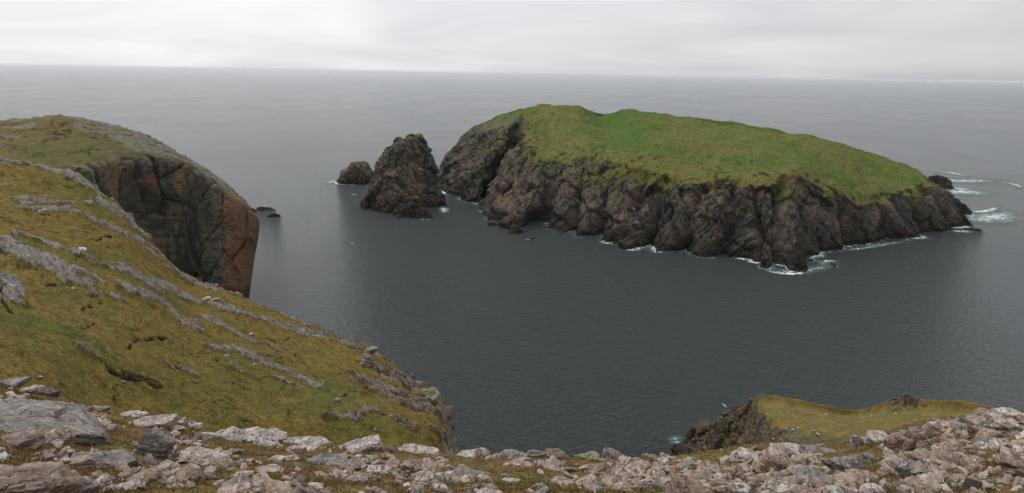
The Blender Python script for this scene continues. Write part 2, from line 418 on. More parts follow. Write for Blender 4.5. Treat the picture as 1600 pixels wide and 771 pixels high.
# ------------------------------------------------------------------ the sea
def build_sea():
    t = NT('sea_water'); P = t.pos
    P2 = t.rot(P, (0, 0, 0.5), (1.0, 0.42, 1.0))
    P3 = t.rot(P, (0, 0, -0.35), (1.0, 0.35, 1.0))
    n0 = t.noise(P2, 0.028, 3, 0.5, 0.3)
    n1 = t.noise(P3, 0.10, 4, 0.6, 0.5)
    n2 = t.noise(P2, 0.33, 4, 0.65, 0.6)
    n3 = t.noise(P, 1.3, 4, 0.65, 0.5)
    h = t.math('ADD', t.math('ADD', t.math('MULTIPLY', n0, 0.5), t.math('MULTIPLY', n1, 3.2)), t.math('ADD', t.math('MULTIPLY', n2, 4.2), t.math('MULTIPLY', n3, 1.0)))
    gust = t.noise(t.scale(P, (1.0, 0.6, 1.0)), 0.006, 3, 0.5, 0.8)
    rough = t.mr(gust, 0.35, 0.65, 0.11, 0.15)
    sh = t.bsdf((0.045, 0.056, 0.057), rough, t.bump(h, 0.85, 1.0), 0.5, IOR=1.333)
    mat = t.done(sh)
    R = 60000.0
    rings = [0, 60, 150, 300, 600, 1200, 2500, 5000, 10000, 20000, 40000, R]
    V = [(0, 0, 0)]; n = 96
    for r in rings[1:]:
        V += [(r * math.cos(2 * math.pi * k / n), r * math.sin(2 * math.pi * k / n), 0) for k in range(n)]
    fs = [(0, 1 + k, 1 + (k + 1) % n) for k in range(n)]
    for i in range(len(rings) - 2):
        a, b = 1 + i * n, 1 + (i + 1) * n
        fs += [(a + k, b + k, b + (k + 1) % n, a + (k + 1) % n) for k in range(n)]
    me = bpy.data.meshes.new('sea'); me.from_pydata(V, [], fs); me.update(); me.materials.append(mat)
    obj('sea', me, None, 'dark grey rippled sea stretching out to the hazy horizon', 'sea', kind='structure')
build_sea()

# foam
def mat_foam():
    t = NT('foam'); P = t.pos
    a = t.attr('a')
    n = t.math('ADD', t.math('MULTIPLY', t.mr(t.noise(P, 0.22, 5, 0.65, 1.6), .3, .7, 0, 1, False), 0.65), t.math('MULTIPLY', t.mr(t.noise(P, 0.9, 4, 0.65, 0.8), .3, .7, 0, 1, False), 0.35))
    k = t.mr(t.math('ADD', n, t.math('MULTIPLY', t.math('SUBTRACT', a, 0.5), 0.85)), 0.52, 0.92)
    teal = t.math('MULTIPLY', t.mr(a, 0.05, 0.75), 0.55)
    al = t.math('MAXIMUM', k, teal)
    c = t.mix(k, (0.10, 0.155, 0.14), (0.66, 0.70, 0.70))
    d = t.bsdf(c, 0.7, None, 0.3)
    tr = t.t.nodes.new('ShaderNodeBsdfTransparent')
    mx = t.t.nodes.new('ShaderNodeMixShader'); t.link(al, mx.inputs[0]); t.link(tr.outputs[0], mx.inputs[1]); t.link(d, mx.inputs[2])
    return t.done(mx.outputs[0])
M_FOAM = mat_foam()
FOAM = []      # (V, Q, a) pieces of surf

def foam_ring(ring, hot, base=0.30, wmin=1.2, wmax=4.0, seed=3):
    """surf hugging a closed coast line; hot = [(x, y, radius, gain)]"""
    n = len(ring)
    R = ring.copy()
    for _ in range(6): R = (np.roll(R, 1, 0) + R * 2 + np.roll(R, -1, 0)) / 4
    tg = np.roll(R, -2, 0) - np.roll(R, 2, 0)
    out = np.stack([tg[:, 1], -tg[:, 0]], -1); out /= np.maximum(np.linalg.norm(out, axis=1, keepdims=True), 1e-6)
    cen = R.mean(0)
    if ((R - cen) * out).sum() < 0: out = -out
    P3 = np.concatenate([R, np.zeros((n, 1))], 1)
    nz = fbm(P3 / 22.0, 3, seed)
    g = base + 0.55 * nz
    w = wmin + (wmax - wmin) * sstep(-0.3, 0.6, nz)
    for x, y, r, k in hot:
        f = np.exp(-((R[:, 0] - x) ** 2 + (R[:, 1] - y) ** 2) / (r * r)); g = g + k * f; w = w + 5 * k * f
    g = np.clip(g, 0, 1)
    offs = [-3.0, 0.4, 0.35, 0.7, 1.0]; al = [1.0, 1.0, 0.75, 0.4, 0.0]
    rows, als = [], []
    for k, (o, a) in enumerate(zip(offs, al)):
        dist = np.full(n, -0.5) if k == 0 else (np.full(n, 0.35) if k == 1 else 0.35 + o * w)
        rows.append(np.concatenate([R + out * dist[:, None], np.full((n, 1), 0.03 + 0.002 * k)], 1)); als.append(g * a)
    FOAM.append((np.concatenate(rows), grid_faces(len(offs), n, True), np.concatenate(als)))

def foam_streak(pix, w, gain=0.8):
    pix = [(x, y) for x, y in pix]
    c = at_z([p[0] for p in pix], [p[1] for p in pix], 0.0)[:, :2]
    t = np.linspace(0, len(c) - 1, 12 * (len(c) - 1) + 1)
    L = cr_matrix(len(c), t) @ c
    tg = np.gradient(L, axis=0); nr = np.stack([-tg[:, 1], tg[:, 0]], -1); nr /= np.linalg.norm(nr, axis=1, keepdims=True)
    s = np.sin(np.linspace(0, math.pi, len(L))) ** 0.6
    rows, als = [], []
    for k, o in enumerate((-1, -0.5, 0, 0.5, 1)):
        rows.append(np.concatenate([L + nr * (o * w * (0.35 + 0.65 * s))[:, None], np.full((len(L), 1), 0.05 + 0.003 * k + 0.002 * len(FOAM))], 1))
        als.append(gain * s * (1 - abs(o)) ** 0.7)
    FOAM.append((np.concatenate(rows), grid_faces(5, len(L)), np.concatenate(als)))

def coast_of(G):
    """outer line where a closed grid leaves the water"""
    z = G[..., 2]; nr, nc = z.shape
    k = np.argmax(z > 0.0, axis=0); k = np.maximum(k, 1); c = np.arange(nc)
    a, b = G[k - 1, c], G[k, c]
    f = np.clip(-a[:, 2] / np.maximum(b[:, 2] - a[:, 2], 1e-6), 0, 1)[:, None]
    return (a + (b - a) * f)[:, :2]

# ------------------------------------------------------------------ the island
def build_island():
    W = [(680,288),(705,305),(735,317),None,(743,343),(765,352),(800,361),(838,358),(890,368),(935,379),(985,391),(1040,396),(1100,401),(1160,406),(1200,418),
         (1228,414),(1275,399),(1330,388),(1380,381),(1430,371),(1480,361),(1502,351),(1490,325)]
    Ed = [(716,222,645),(748,203,632),(800,190,600),(815,196,610),(832,208,592),(850,228,566),(862,238,530),(890,235,525),(920,234,508),(960,238,495),(1010,250,470),(1050,261,455),(1100,271,445),(1150,275,440),
          (1195,273,443),(1235,267,452),(1265,272,468),(1310,296,478),(1342,316,488),(1390,302,520),(1428,290,545),(1440,280,570),(1438,272,592)]
    Sp = np.array([at_r(785,180,650), at_r(840,165,655), at_r(905,167,655), at_r(940,181,690), at_r(985,172,625), at_r(1050,181,612), at_r(1130,193,602),
                   at_r(1270,213,600), at_r(1350,239,600), at_r(1400,254,598), at_r(1432,268,592)])
    st = [0,.2,.5,.7,.9,1.1,1.4,2,2.5,3,3.8,4.5,5.2,6,6.6,7,7.5,8,8.5,9,9.5,10,10]
    Wp = []
    for p in W:
        Wp.append(np.array([-24.0, 585.0, 0.0]) if p is None else at_z(p[0], p[1], 0.0))
    Ep = [at_r(*p) for p in Ed]
    back = [((372,625),(332,604,21),9.2),((318,690),(286,652,32),8.2),((228,732),(216,692,33),6.7),((130,752),(126,716,41),5),((62,748),(62,722,44),3.2),((0,732),(8,706,44),1.7),((-52,690),(-28,678,36),.6)]
    for w, e, s in back:
        Wp.append(np.array([w[0], w[1], 0.0])); Ep.append(np.array(e, float)); st.append(s)
    Wp, Ep = np.array(Wp), np.array(Ep)
    S = cr_matrix(len(Sp), st) @ Sp
    cen = np.array([140.0, 560.0])
    out = np.roll(Wp, 1, 0)[:, :2] - np.roll(Wp, -1, 0)[:, :2]
    out = np.stack([-out[:, 1], out[:, 0]], -1); out /= np.linalg.norm(out, axis=1, keepdims=True)
    sg = np.sign(((Wp[:, :2] - cen) * out).sum()); out *= sg
    def lerp(A, B, h, v):
        r = A + (B - A) * h; r[:, 2] = A[:, 2] + (B[:, 2] - A[:, 2]) * v; return r
    under = Wp.copy(); under[:, :2] += out * 8; under[:, 2] = -8
    rows = [under, Wp, lerp(Wp, Ep, .10, .10), lerp(Wp, Ep, .40, .47), lerp(Wp, Ep, .72, .80), lerp(Wp, Ep, .94, .97), lerp(Ep, S, .07, .13), lerp(Ep, S, .32, .42), lerp(Ep, S, .68, .78), S, lerp(Ep, S, 1.06, .88)]
    nf = 22
    G = net(rows, [3, 10, 30, 30, 20, 12, 20, 22, 16, 4], [50] * nf + [18] * (len(S) - nf), True)
    nr, nc, _ = G.shape
    N = grid_normals(G, True)
    v = params([3, 10, 30, 30, 20, 12, 20, 22, 16, 4])[:, None] * np.ones((1, nc))
    N = -N if N[-5, :, 2].mean() < 0 else N
    uu = params([50] * nf + [18] * (len(S) - nf), True)[None, :] * np.ones((nr, 1))
    leftend = np.maximum(1 - sstep(2.6, 4.6, uu), sstep(28.0, 29.5, uu))
    edge = 4.85 + 0.95 * fbm(G * np.array([1, 1, .4]) / 20.0, 4, 5) + 3.0 * leftend + 0.9 * sstep(18.6, 20.2, uu) * (uu < 24)
    rock = 1 - sstep(-0.25, 0.25, v - edge)
    front = np.zeros(nc); front[:50 * nf] = 1
    # cliff relief: buttresses and gullies, jointed blocks, ledges
    q = G * np.array([1, 1, 0.35])
    shear = G + np.stack([G[..., 2] * 0.5, G[..., 2] * 0.0, 0 * G[..., 2]], -1)
    # strata: slabs dipping to the left on the left half, near upright at the right end
    dipf = 0.85 - 0.75 * sstep(110, 230, G[..., 0])
    kk = G[..., 0] * 0.9 + G[..., 1] * 0.25 - dipf * G[..., 2] + 8.0 * fbm(G / 26.0, 3, 33)
    def saw(t, seed):
        i = np.floor(t); f = t - i
        amp = 0.35 + 1.3 * ((np.sin(i * 127.1 + seed) * 43758.55) % 1.0)
        return amp * (np.where(f < .82, f / .82, (1 - f) / .18) - .5)
    d = 3.0 * saw(kk / 17.0 + .5 * fbm(G / 40.0, 2, 34), 1.3) + 1.5 * saw(kk / 5.6 + .7 * fbm(G / 12.0, 2, 35), 2.1) + .6 * saw(kk / 2.1 + .6 * fbm(G / 6.0, 2, 37), 3.7)
    d += 5.0 * fbm(G * np.array([1, 1, .3]) / 30.0, 2, 31) + 2.6 * blocky(shear * np.array([1, 1, 0.45]), 14.0, 41, 1.0) + .7 * blocky(shear * np.array([1, 1, .6]), 5.0, 43, .9) + .25 * blocky(G, 2.0, 45)
    # clefts and sea caves cut into the wall: column, lean, width, depth, top
    for u0, ln, w, dp, vt in ((3.1, .12, .40, 5, 4.6), (6.9, .10, .30, 13, 3.2), (7.9, -.05, .16, 7, 4.2), (8.8, .14, .20, 10, 3.6), (9.7, .20, .16, 7, 4.6), (10.5, .18, .26, 13, 3.4), (11.6, .22, .18, 8, 4.4), (12.6, .15, .16, 7, 4.8), (13.6, -.02, .16, 8, 4.2), (14.55, .05, .30, 10, 4.9), (15.7, .05, .22, 9, 3.8), (17.0, .0, .2, 7, 4.0), (18.3, .02, .22, 9, 3.2), (19.4, 0, .2, 7, 3.4), (20.4, 0, .18, 6, 3.4), (1.3, .15, .18, 7, 4.6)):
        x = (uu - u0 - ln * (v - 2.5) + .10 * fbm(G / 9.0, 3, int(u0 * 10))) / w
        d -= dp * np.exp(-np.abs(x) ** 1.6) * (1 - sstep(vt - .9, vt + .4, v)) * sstep(.6, 1.2, v)
    d = np.clip(d, -16, 7)
    top = (1 - rock)
    amp = rock * sstep(-0.3, 1.2, v) + 0.25 * (1 - sstep(-0.3, 1.2, v))
    fade_end = 1 - sstep(4.2, 5.2, v)
    d = np.where(v > 4.0, d + (np.minimum(d, 0.6) - d) * sstep(4.0, 4.7, v), d)
    D = N * (d * amp * (0.12 + 0.88 * fade_end))[..., None]
    G2 = G + D
    # turf: soft hollows, tussocks, terracettes
    taper = sstep(5.0, 6.0, v)
    lump = 3.6 * fbm(G / 42.0, 3, 61) * (1 - 0.6 * sstep(8, 9, v)) + 1.9 * fbm(G / 14.0, 3, 63) + 0.5 * fbm(G / 3.6, 3, 65) + 0.5 * np.abs(fbm(G / 7.0, 2, 67))
    G2[..., 2] += lump * taper
    # gaps in the ledge skirt
    green = 0.5 * fbm(G / 40.0, 4, 71) - 0.6 * (1 - sstep(5.2, 6.8, v)) - 0.05
    V = G2.reshape(-1, 3); Q = grid_faces(nr, nc, True)
    N2 = grid_normals(G2, True); N2 = -N2 if N2[-5, :, 2].mean() < 0 else N2
    steep = sstep(0.62, 0.45, N2[..., 2] + 0.2 * fbm(G / 9.0, 3, 77))
    tongue = np.clip(fbm(G * np.array([1, 1, .25]) / 15.0, 3, 80), 0, 1)
    steep = steep * (1 - .9 * sstep(.12, .3, tongue) * sstep(3.3, 3.9, v))
    hang = sstep(4.0, 4.5, v + 0.5 * fbm(G / 7.0, 3, 79) + 1.7 * tongue)      # hanging turf runs below the brink where it is not steep
    rk = np.where(v > 5.9 + 3.0 * leftend + 0.9 * sstep(18.6, 20.2, uu) * (uu < 24), 0.0, np.maximum(rock * (1 - hang * (1 - steep) * (1 - leftend)), steep * (v < 5.8)))
    px, py = proj(G)
    fr = rk.ravel()[Q].mean(1)
    soil = .75 * sstep(.20, .34, fbm(G / 6.0, 4, 81)) * (1 - sstep(5.5, 6.4, v)) + .45 * sstep(.27, .42, fbm(G / 5.0, 4, 83)) * sstep(-.1, .3, fbm(G / 35.0, 2, 85))
    attrs = {'green': green, 'peat_shade': np.clip(soil, 0, .8)}
    root = obj('island', None, None, 'large grassy island ringed by tall dark cliffs in the bay', 'island', loc=(140, 560, 0))
    Vl = V - np.array([140, 560, 0])
    slab = np.exp(-((uu - 4.9) / .9) ** 2) * sstep(-.25, .15, fbm(G / 12.0, 3, 91)) * .75
    redtop = sstep(2.2, 3.6, v) * sstep(.02, .22, fbm(G / 14.0, 3, 93)) * sstep(7, 8.5, uu) * .6
    dark_mix = np.clip(sstep(15.6, 17.2, uu + .6 * fbm(G / 14.0, 3, 95)) * (uu < 23) + sstep(.12, .3, fbm(G * np.array([1, 1, .3]) / 18.0, 3, 97)) * sstep(5.8, 6.6, uu) + .8 * (1 - sstep(1.4, 3.2, v + .9 * fbm(G / 20.0, 2, 99))) * sstep(5.8, 6.6, uu), 0, 1) * .62  # darker tone at the right end, in upright streaks and low on the wall
    obj('cliff', sub_mesh('cliff', Vl, Q, {'warm': np.maximum(slab, redtop), 'dark_mix': dark_mix * (1 - .8 * redtop)}, fr > 0.5, M_ISLE), root)
    obj('turf', sub_mesh('turf', Vl, Q, attrs, fr <= 0.5, M_ISLE_TURF), root)
    hot = [(*at_z(1245, 424)[:2], 16, 1.1), (*at_z(1280, 400)[:2], 12, .8), (*at_z(948, 380)[:2], 7, .8), (*at_z(1005, 394)[:2], 9, .7), (*at_z(1165, 406)[:2], 8, .6), (*at_z(1340, 387)[:2], 18, .35),
           (*at_z(1430, 372)[:2], 22, .45), (*at_z(1500, 350)[:2], 30, .9), (*at_z(1490, 320)[:2], 40, .8), (*at_z(688, 300)[:2], 14, .6), (*at_z(735, 318)[:2], 9, .5)]
    foam_ring(coast_of(G2), hot, 0.40, 1.8, 6.0)
    pick = np.argwhere((v > 5.6) & (v < 8.3) & (uu > 5) & (uu < 19))
    return root, G2[pick[:, 0], pick[:, 1]]
ISLE_ROOT, ISLE_SPOTS = build_island()

# ------------------------------------------------------------------ sea stacks and skerries
def lump(name, cx, cy, rx, ry, zt, rings, seed, mats, label, cat, nu=160, rc=(3, 5, 12, 14, 10, 6, 6), lean=(0, 0), amp=1.0, squash=None, turf=None, group=None, foam=None, parent=None, ang=0.0):
    """closed rock rising from the sea; rings = radius factor at z fractions (-.15,0,.1,.4,.72,.92,1) then the crown"""
    zs = (-0.18, 0.0, 0.10, 0.40, 0.72, 0.92, 1.0, 1.0)
    n = 12; th = np.arange(n) * 2 * math.pi / n
    rr = np.random.default_rng(seed)
    wob = 1 + 0.16 * (rr.random(n) - 0.5) * 2
    rows = []
    ca, sa = math.cos(ang), math.sin(ang)
    for k, z in enumerate(zs):
        s = (list(rings) + [0.02])[k]
        f = max(0.0, z)
        x = np.cos(th) * rx * s * wob; y = np.sin(th) * ry * s * wob
        rows.append(np.stack([x * ca - y * sa + lean[0] * f, x * sa + y * ca + lean[1] * f, np.full(n, z * zt)], -1))
    G = net(rows, rc, [nu // n] * n, True)
    N = grid_normals(G, True)
    if (N[..., :2] * G[..., :2]).sum() < 0: N = -N
    if turf: G[..., 2] *= 1 + .10 * np.clip(G[..., 0] / (.5 * rx), -1.2, .7) * sstep(.6, 1.0, G[..., 2] / zt)
    W = G + np.array([cx, cy, 0])
    L = max(rx, ry)
    q = W + np.stack([W[..., 2] * 0.4, W[..., 2] * 0, 0 * W[..., 2]], -1)
    d = 0.17 * L * (ridged(q * np.array([1, 1, .45]) / (0.75 * L), 3, seed) - 0.55) + 0.16 * L * blocky(q * np.array([1, 1, .6]), 0.42 * L, seed + 1) + 0.075 * L * blocky(q, 0.17 * L, seed + 2) + 0.03 * L * blocky(q, 0.07 * L, seed + 3) + 0.03 * L * fbm(W / (0.08 * L), 3, seed + 4)
    G2 = G + N * (d * amp)[..., None]
    z = G2[..., 2]
    V = G2.reshape(-1, 3); Q = grid_faces(*G.shape[:2], True)
    if turf:
        N2 = grid_normals(G2, True)
        if N2[-3, :, 2].mean() < 0: N2 = -N2
        nzs = N2[..., 2]
        for _ in range(12): nzs = (np.roll(nzs, 1, 1) + nzs + np.roll(nzs, -1, 1) + np.roll(nzs, 1, 0) + np.roll(nzs, -1, 0)) / 5
        m = (nzs + 0.2 * fbm(W / 14.0, 2, seed + 9) > turf[0]) & (z > turf[1] * zt)
        fm = m.ravel()[Q].mean(1) > 0.5
        root = obj(name, None, None, label, cat, group, loc=(cx, cy, 0))
        obj('crag', sub_mesh('crag', V, Q, {}, ~fm, mats), root)
        if fm.any(): obj('turf', sub_mesh('turf', V, Q, {'green': np.full(z.shape, 0.0), 'peat_shade': np.zeros(z.shape)}, fm, M_ISLE_TURF), root)['kind'] = 'stuff'
    else:
        root = obj(name, mesh_np(name, V, Q, mats), parent, label, cat, group, loc=(cx, cy, 0) if parent is None else (cx - parent.location.x, cy - parent.location.y, 0))
    if foam is not None:
        foam_ring(coast_of(G2 + np.array([cx, cy, 0])), foam[1], foam[0], 0.6, 2.2, seed)
    return root

c = at_z(624, 321)
stack = lump('sea_stack', c[0] - 1.0, c[1] + 8, 29.5, 33, 48.0, (1.15, 1.03, 0.97, 0.80, 0.60, 0.44, 0.31), 201, M_STACK, 'tall tapering brown sea stack with a tuft of green on top', 'sea stack',
     nu=420, rc=(4, 10, 34, 36, 26, 12, 10), lean=(4, 6), amp=0.52, turf=(0.74, 0.84), foam=(0.10, [(*at_z(563, 306)[:2], 9, .9), (*at_z(612, 324)[:2], 8, .7), (*at_z(686, 330)[:2], 12, 1.0), (*at_z(655, 345)[:2], 8, .4)]))
c = at_z(645, 338)
lump('ledge', c[0], c[1], 15, 10, 7.5, (1.2, 1.0, .9, .75, .55, .4, .3), 231, M_WET, None, None, nu=180, rc=(3, 5, 12, 12, 10, 6, 6), parent=stack, ang=-0.3, foam=(0.25, []))
c = at_z(556, 286)
lump('small_sea_stack', c[0], c[1] + 6, 19.5, 17, 17.5, (1.12, 1.02, .97, .84, .66, .48, .34), 241, M_STACK, 'low dark humped sea stack behind the tall one', 'sea stack', nu=240, rc=(3, 6, 18, 18, 14, 8, 8), lean=(2, 0), amp=0.7, foam=(0.2, [(*at_z(524, 286)[:2], 9, 1.0), (*at_z(545, 290)[:2], 8, .3)]))
SK = [(414, 328, 5.2, 3.4, 4.2, 'flat black skerry with white surf behind it off the headland tip', .15), (428, 338.5, 3.4, 2.6, 3.6, 'small black skerry nearest below the surfy one off the headland', .1), 
      (806, 364, 4.3, 3.6, 5.6, 'rounded brown rock in the water under the pink slab of the island', .15), (833, 374, 2.4, 1.8, 1.5, 'small rock awash in surf beside the rounded brown rock', .15),
      (1246, 419, 6.2, 5.6, 10.5, 'dark upright rock in surf at the foot of the nearest island cliff', .9), (1303, 415, 3.0, 1.9, 1.5, 'low black rock awash in surf off the nearest island cliff', .7),
      (1464, 291, 15, 9, 11, 'dark humped rock off the far right end of the island', .5), (1490, 331, 11, 7, 10, 'jagged dark rock at the right tip of the island', .6), (1522, 360.5, 4.4, 2.6, 2.4, 'low black rock farthest right off the island tip', .6), (1511, 353, 2.4, 1.8, 1.5, 'tiny black rock close off the island tip', .6),
      (1488, 350, 12, 8, 7, 'brown tidal rock shelf joined to the right tip of the island', .6)]
for k, (x, y, a, b, h, lab, fm) in enumerate(SK):
    c = at_z(x, y)
    lump('skerry', c[0], c[1], a * 1.25, b, h * (.8 if h > 5 else .5), (1.2, 1.0, .93, .78, .58, .42, .3), 300 + 7 * k, M_WET, lab, 'rock', nu=120, rc=(2, 4, 10, 10, 8, 5, 5), amp=.9, foam=(fm, []), group='rocks awash round the bay', ang=0.3 * k)

for pix, w, g in [([(1445,300),(1500,300),(1560,300)], 18, .74), ([(1490,340),(1540,342),(1590,328)], 15, .78), ([(1440,276),(1500,283),(1580,280)], 16, .68), ([(1190,424),(1250,424),(1320,410)], 6, .68), ([(1300,395),(1360,386),(1450,371)], 4, .66), ([(1448,272),(1480,270),(1500,273),(1522,279)], 4.5, .75), ([(1475,293),(1500,295),(1518,298)], 5, .85), ([(1500,327),(1535,331),(1568,320)], 4, .8), ([(1495,345),(1535,341),(1568,352)], 5, .6), ([(1500,340),(1520,338),(1545,340)], 5, .7), ([(1538,284),(1570,286),(1592,291),(1590,298)], 3.5, .75), ([(1572,272),(1600,275)], 3, .6), ([(1490,310),(1512,311)], 3, .5), ([(1525,289),(1545,291)], 3, .5), ([(1480,357),(1500,362),(1530,359)], 4, .7),
                  ([(1188,420),(1215,427),(1245,428),(1275,423)], 3.2, .95), ([(1262,403),(1277,400),(1288,397)], 3.5, .85), ([(1280,416),(1296,408),(1308,412)], 3.2, .8), ([(1255,411),(1275,408),(1300,417)], 4.2, .55), ([(938,380),(948,378),(962,378)], 2.0, .9), ([(404,323),(418,321.5),(436,323)], 1.5, .8), ([(507,288),(520,284),(530,279)], 3, .8), ([(690,322),(695,328),(692,334)], 5, .8), ([(548,305),(560,304)], 4, .7), ([(597,325),(612,327)], 2, .7), ([(814,374),(828,375),(845,376)], 1.2, .7), ([(1040,688),(1055,686),(1068,684)], 1.6, .7), ([(1043,694),(1056,692),(1068,690)], 1.2, .6)]:
    foam_streak(pix, w * (1.9 if pix[0][0] > 1400 else 1.3), min(1, g * 1.15))
Vs, Qs, As, o0 = [], [], [], 0
for V_, Q_, a_ in FOAM:
    Vs.append(V_); Qs.append(Q_ + o0); As.append(a_); o0 += len(V_)
obj('surf_foam', mesh_np('surf_foam', np.concatenate(Vs), np.concatenate(Qs), M_FOAM, {'a': np.concatenate(As)}), None, 'white surf breaking along the foot of the cliffs and rocks', 'foam', kind='stuff')

# ------------------------------------------------------------------ the headland with its overhanging wall
def build_headland():
    E_ = [(-170,300,255),(-40,282,270),(105,266,292),(165,251,318),(215,243,338),(270,249,342),(310,268,334),(350,295,326),(385,318,319),(389,329,316)]
    S_ = [(-220,196,430),(-110,195,420),(0,193,410),(60,188,402),(115,185.5,395),(215,208,385),(270,236,370),(325,266,354),(368,301,336),(390,324,324)]
    B_ = [(-150,254),(-20,268),(135,288),(180,308),(218,328),(266,333),(302,326),(337,318),(362,312),(374,311)]
    E_ = np.array([at_r(*p) for p in E_]); S_ = np.array([at_r(*p) for p in S_])
    # round the tip: two more columns on the face that looks away
    tip = E_[-1]
    base_off = [tuple((at_r(b[0], 462, b[1]) - e)[:2]) for b, e in zip(B_, E_)]
    E_ = np.concatenate([E_, [tip + (1.6, 6, -5.0), tip + (-5, 20, -15.0)]]); S_ = np.concatenate([S_, [tip + (-1, 10, -3.5), tip + (-10, 26, -14.0)]])
    base_off += [(base_off[-1][0] - 3, base_off[-1][1] + 3), (-14, 10)]
    B = E_.copy(); B[:, :2] += np.array(base_off); B[:, 2] = -6
    midl = E_ + (B - E_) * .55; bo = np.array(base_off); bl = np.linalg.norm(bo, axis=1, keepdims=True); inw = np.concatenate([S_[:, :2] - E_[:, :2]], 1); inw /= np.maximum(np.linalg.norm(inw, axis=1, keepdims=True), 1e-6); inw[-4:] *= np.array([[.5], [.1], [0.0], [0.0]])
    midl[:, :2] = E_[:, :2] + bo * .5 - inw * 2.5
    upl = E_ + (B - E_) * .12; upl[:, :2] = E_[:, :2] + bo * .05 - inw * 3.2
    aw = np.concatenate([S_[:, :2] / np.linalg.norm(S_[:, :2], axis=1, keepdims=True), np.zeros((len(S_), 1))], 1)
    back = S_ + aw * 24 + np.array([-4, 0, -9.0]); sea = S_ + aw * 52 + np.array([-14.0, 0, 0]); sea[:, 2] = -6
    h1 = E_ + (S_ - E_) * .12; h1[:, 2] += (S_[:, 2] - E_[:, 2]) * .12
    h2 = E_ + (S_ - E_) * .5; h2[:, 2] += (S_[:, 2] - E_[:, 2]) * .10
    rows = [B, midl, upl, E_, h1, h2, S_, back, sea]
    rc = [34, 46, 14, 8, 20, 30, 14, 14]
    cc = [14, 26, 40, 40, 40, 40, 44, 40, 26, 14, 14]
    G = net(rows, rc, cc)
    v = params(rc)[:, None] * np.ones((1, G.shape[1]))
    N = grid_normals(G); N = -N if N[100:140, :, 2].mean() < 0 else N
    rock = 1 - sstep(-.3, .3, v - (3.1 + 0.35 * fbm(G / 14.0, 3, 401)))
    uu = params(cc)[None, :] * np.ones((G.shape[0], 1))
    q = G * np.array([1, 1, .4])
    d = 4.0 * (ridged(q / 40.0, 3, 405) - .5) + 2.6 * blocky(G * np.array([1, 1, .45]), 13.0, 407, 0.8) + 0.6 * blocky(G * np.array([1, 1, .5]), 4.5, 409) + .15 * blocky(G, 1.7, 411) + .35 * fbm(q / 4.0, 3, 413)
    # a big hollow under the brow of the back wall
    hollow = np.exp(-((uu - 3.6) / 1.1) ** 2 - ((v - 1.5) / .8) ** 2)
    # the end wall is a smooth joint face
    smooth = sstep(7.0, 7.7, uu); tipm = sstep(8.2, 9.0, uu)
    d = d * (1 - 0.55 * smooth) * (1 - .6 * tipm) - 3.5 * hollow
    a = rock * (1 - 0.8 * sstep(2.5, 3.2, v))
    G2 = G + N * (d * a)[..., None]
    ctop = sstep(3.0, 3.8, v)
    ctop = np.maximum(ctop, sstep(2.95, 3.15, v) * sstep(3.6, 4.6, uu))
    rocky = sstep(0.05, 0.40, 1.1 * fbm(G / 12.0, 4, 421) + 0.12 * sstep(4.7, 6.0, v) - 0.10 + 0.95 * sstep(3.2, 4.8, uu) - 0.5 * np.exp(-((uu - 2.3) / 1.6) ** 2 - ((v - 4.2) / .7) ** 2)) * ctop
    lumps = (1.2 * fbm(G / 30.0, 3, 423) * (1 - sstep(5.2, 6, v)) + .5 * fbm(G / 7.0, 3, 425) + .2 * fbm(G / 2.0, 3, 427)) * ctop
    lumps += rocky * (.7 * blocky(G * np.array([1, 1, .6]), 3.2, 429) + .2)
    # peat steps
    st = fbm(G * np.array([1, .55, 1]) / 15.0, 3, 431); stp = np.exp(-(st / .035) ** 2) * ctop * (v < 6.0)
    lumps -= stp * 0.7
    G2[..., 2] += lumps
    green = .8 * np.exp(-((uu - 2.2) / 1.7) ** 2 - ((v - 4.0) / .9) ** 2) - .25 + .2 * fbm(G / 20.0, 2, 433)
    V = G2.reshape(-1, 3); Q = grid_faces(*G.shape[:2])
    fr = rock.ravel()[Q].mean(1) > .5
    fo = (rocky.ravel()[Q].mean(1) > .55) & ~fr
    at = {'green': green, 'peat_shade': np.clip(stp * 0.9, 0, 1)}
    root = obj('headland', None, None, 'rounded headland ending in a sheer rust and grey sea cliff', 'headland', kind='structure', loc=(-150, 330, 0))
    Vl = V - np.array([-150, 330, 0])
    warm = np.clip(sstep(6.9, 7.15, uu + .25 * fbm(G / 9.0, 3, 441)) * (.55 + .5 * fbm(G / 10.0, 3, 443)) + .9 * np.exp(-((uu - 4.3) / .9) ** 2 - ((v - 2.1) / .5) ** 2) * sstep(-.1, .2, fbm(G / 6.0, 3, 445)), 0, .9)
    obj('cliff', sub_mesh('cliff', Vl, Q, {'warm': warm}, fr, M_HEAD), root)
    obj('turf', sub_mesh('turf', Vl, Q, at, ~fr & ~fo, M_HEAD_TURF), root)
    obj('bedrock', sub_mesh('bedrock', Vl, Q, {}, fo, M_HEADTOP), root)['kind'] = 'stuff'
    return G2
HEAD_G = build_headland()

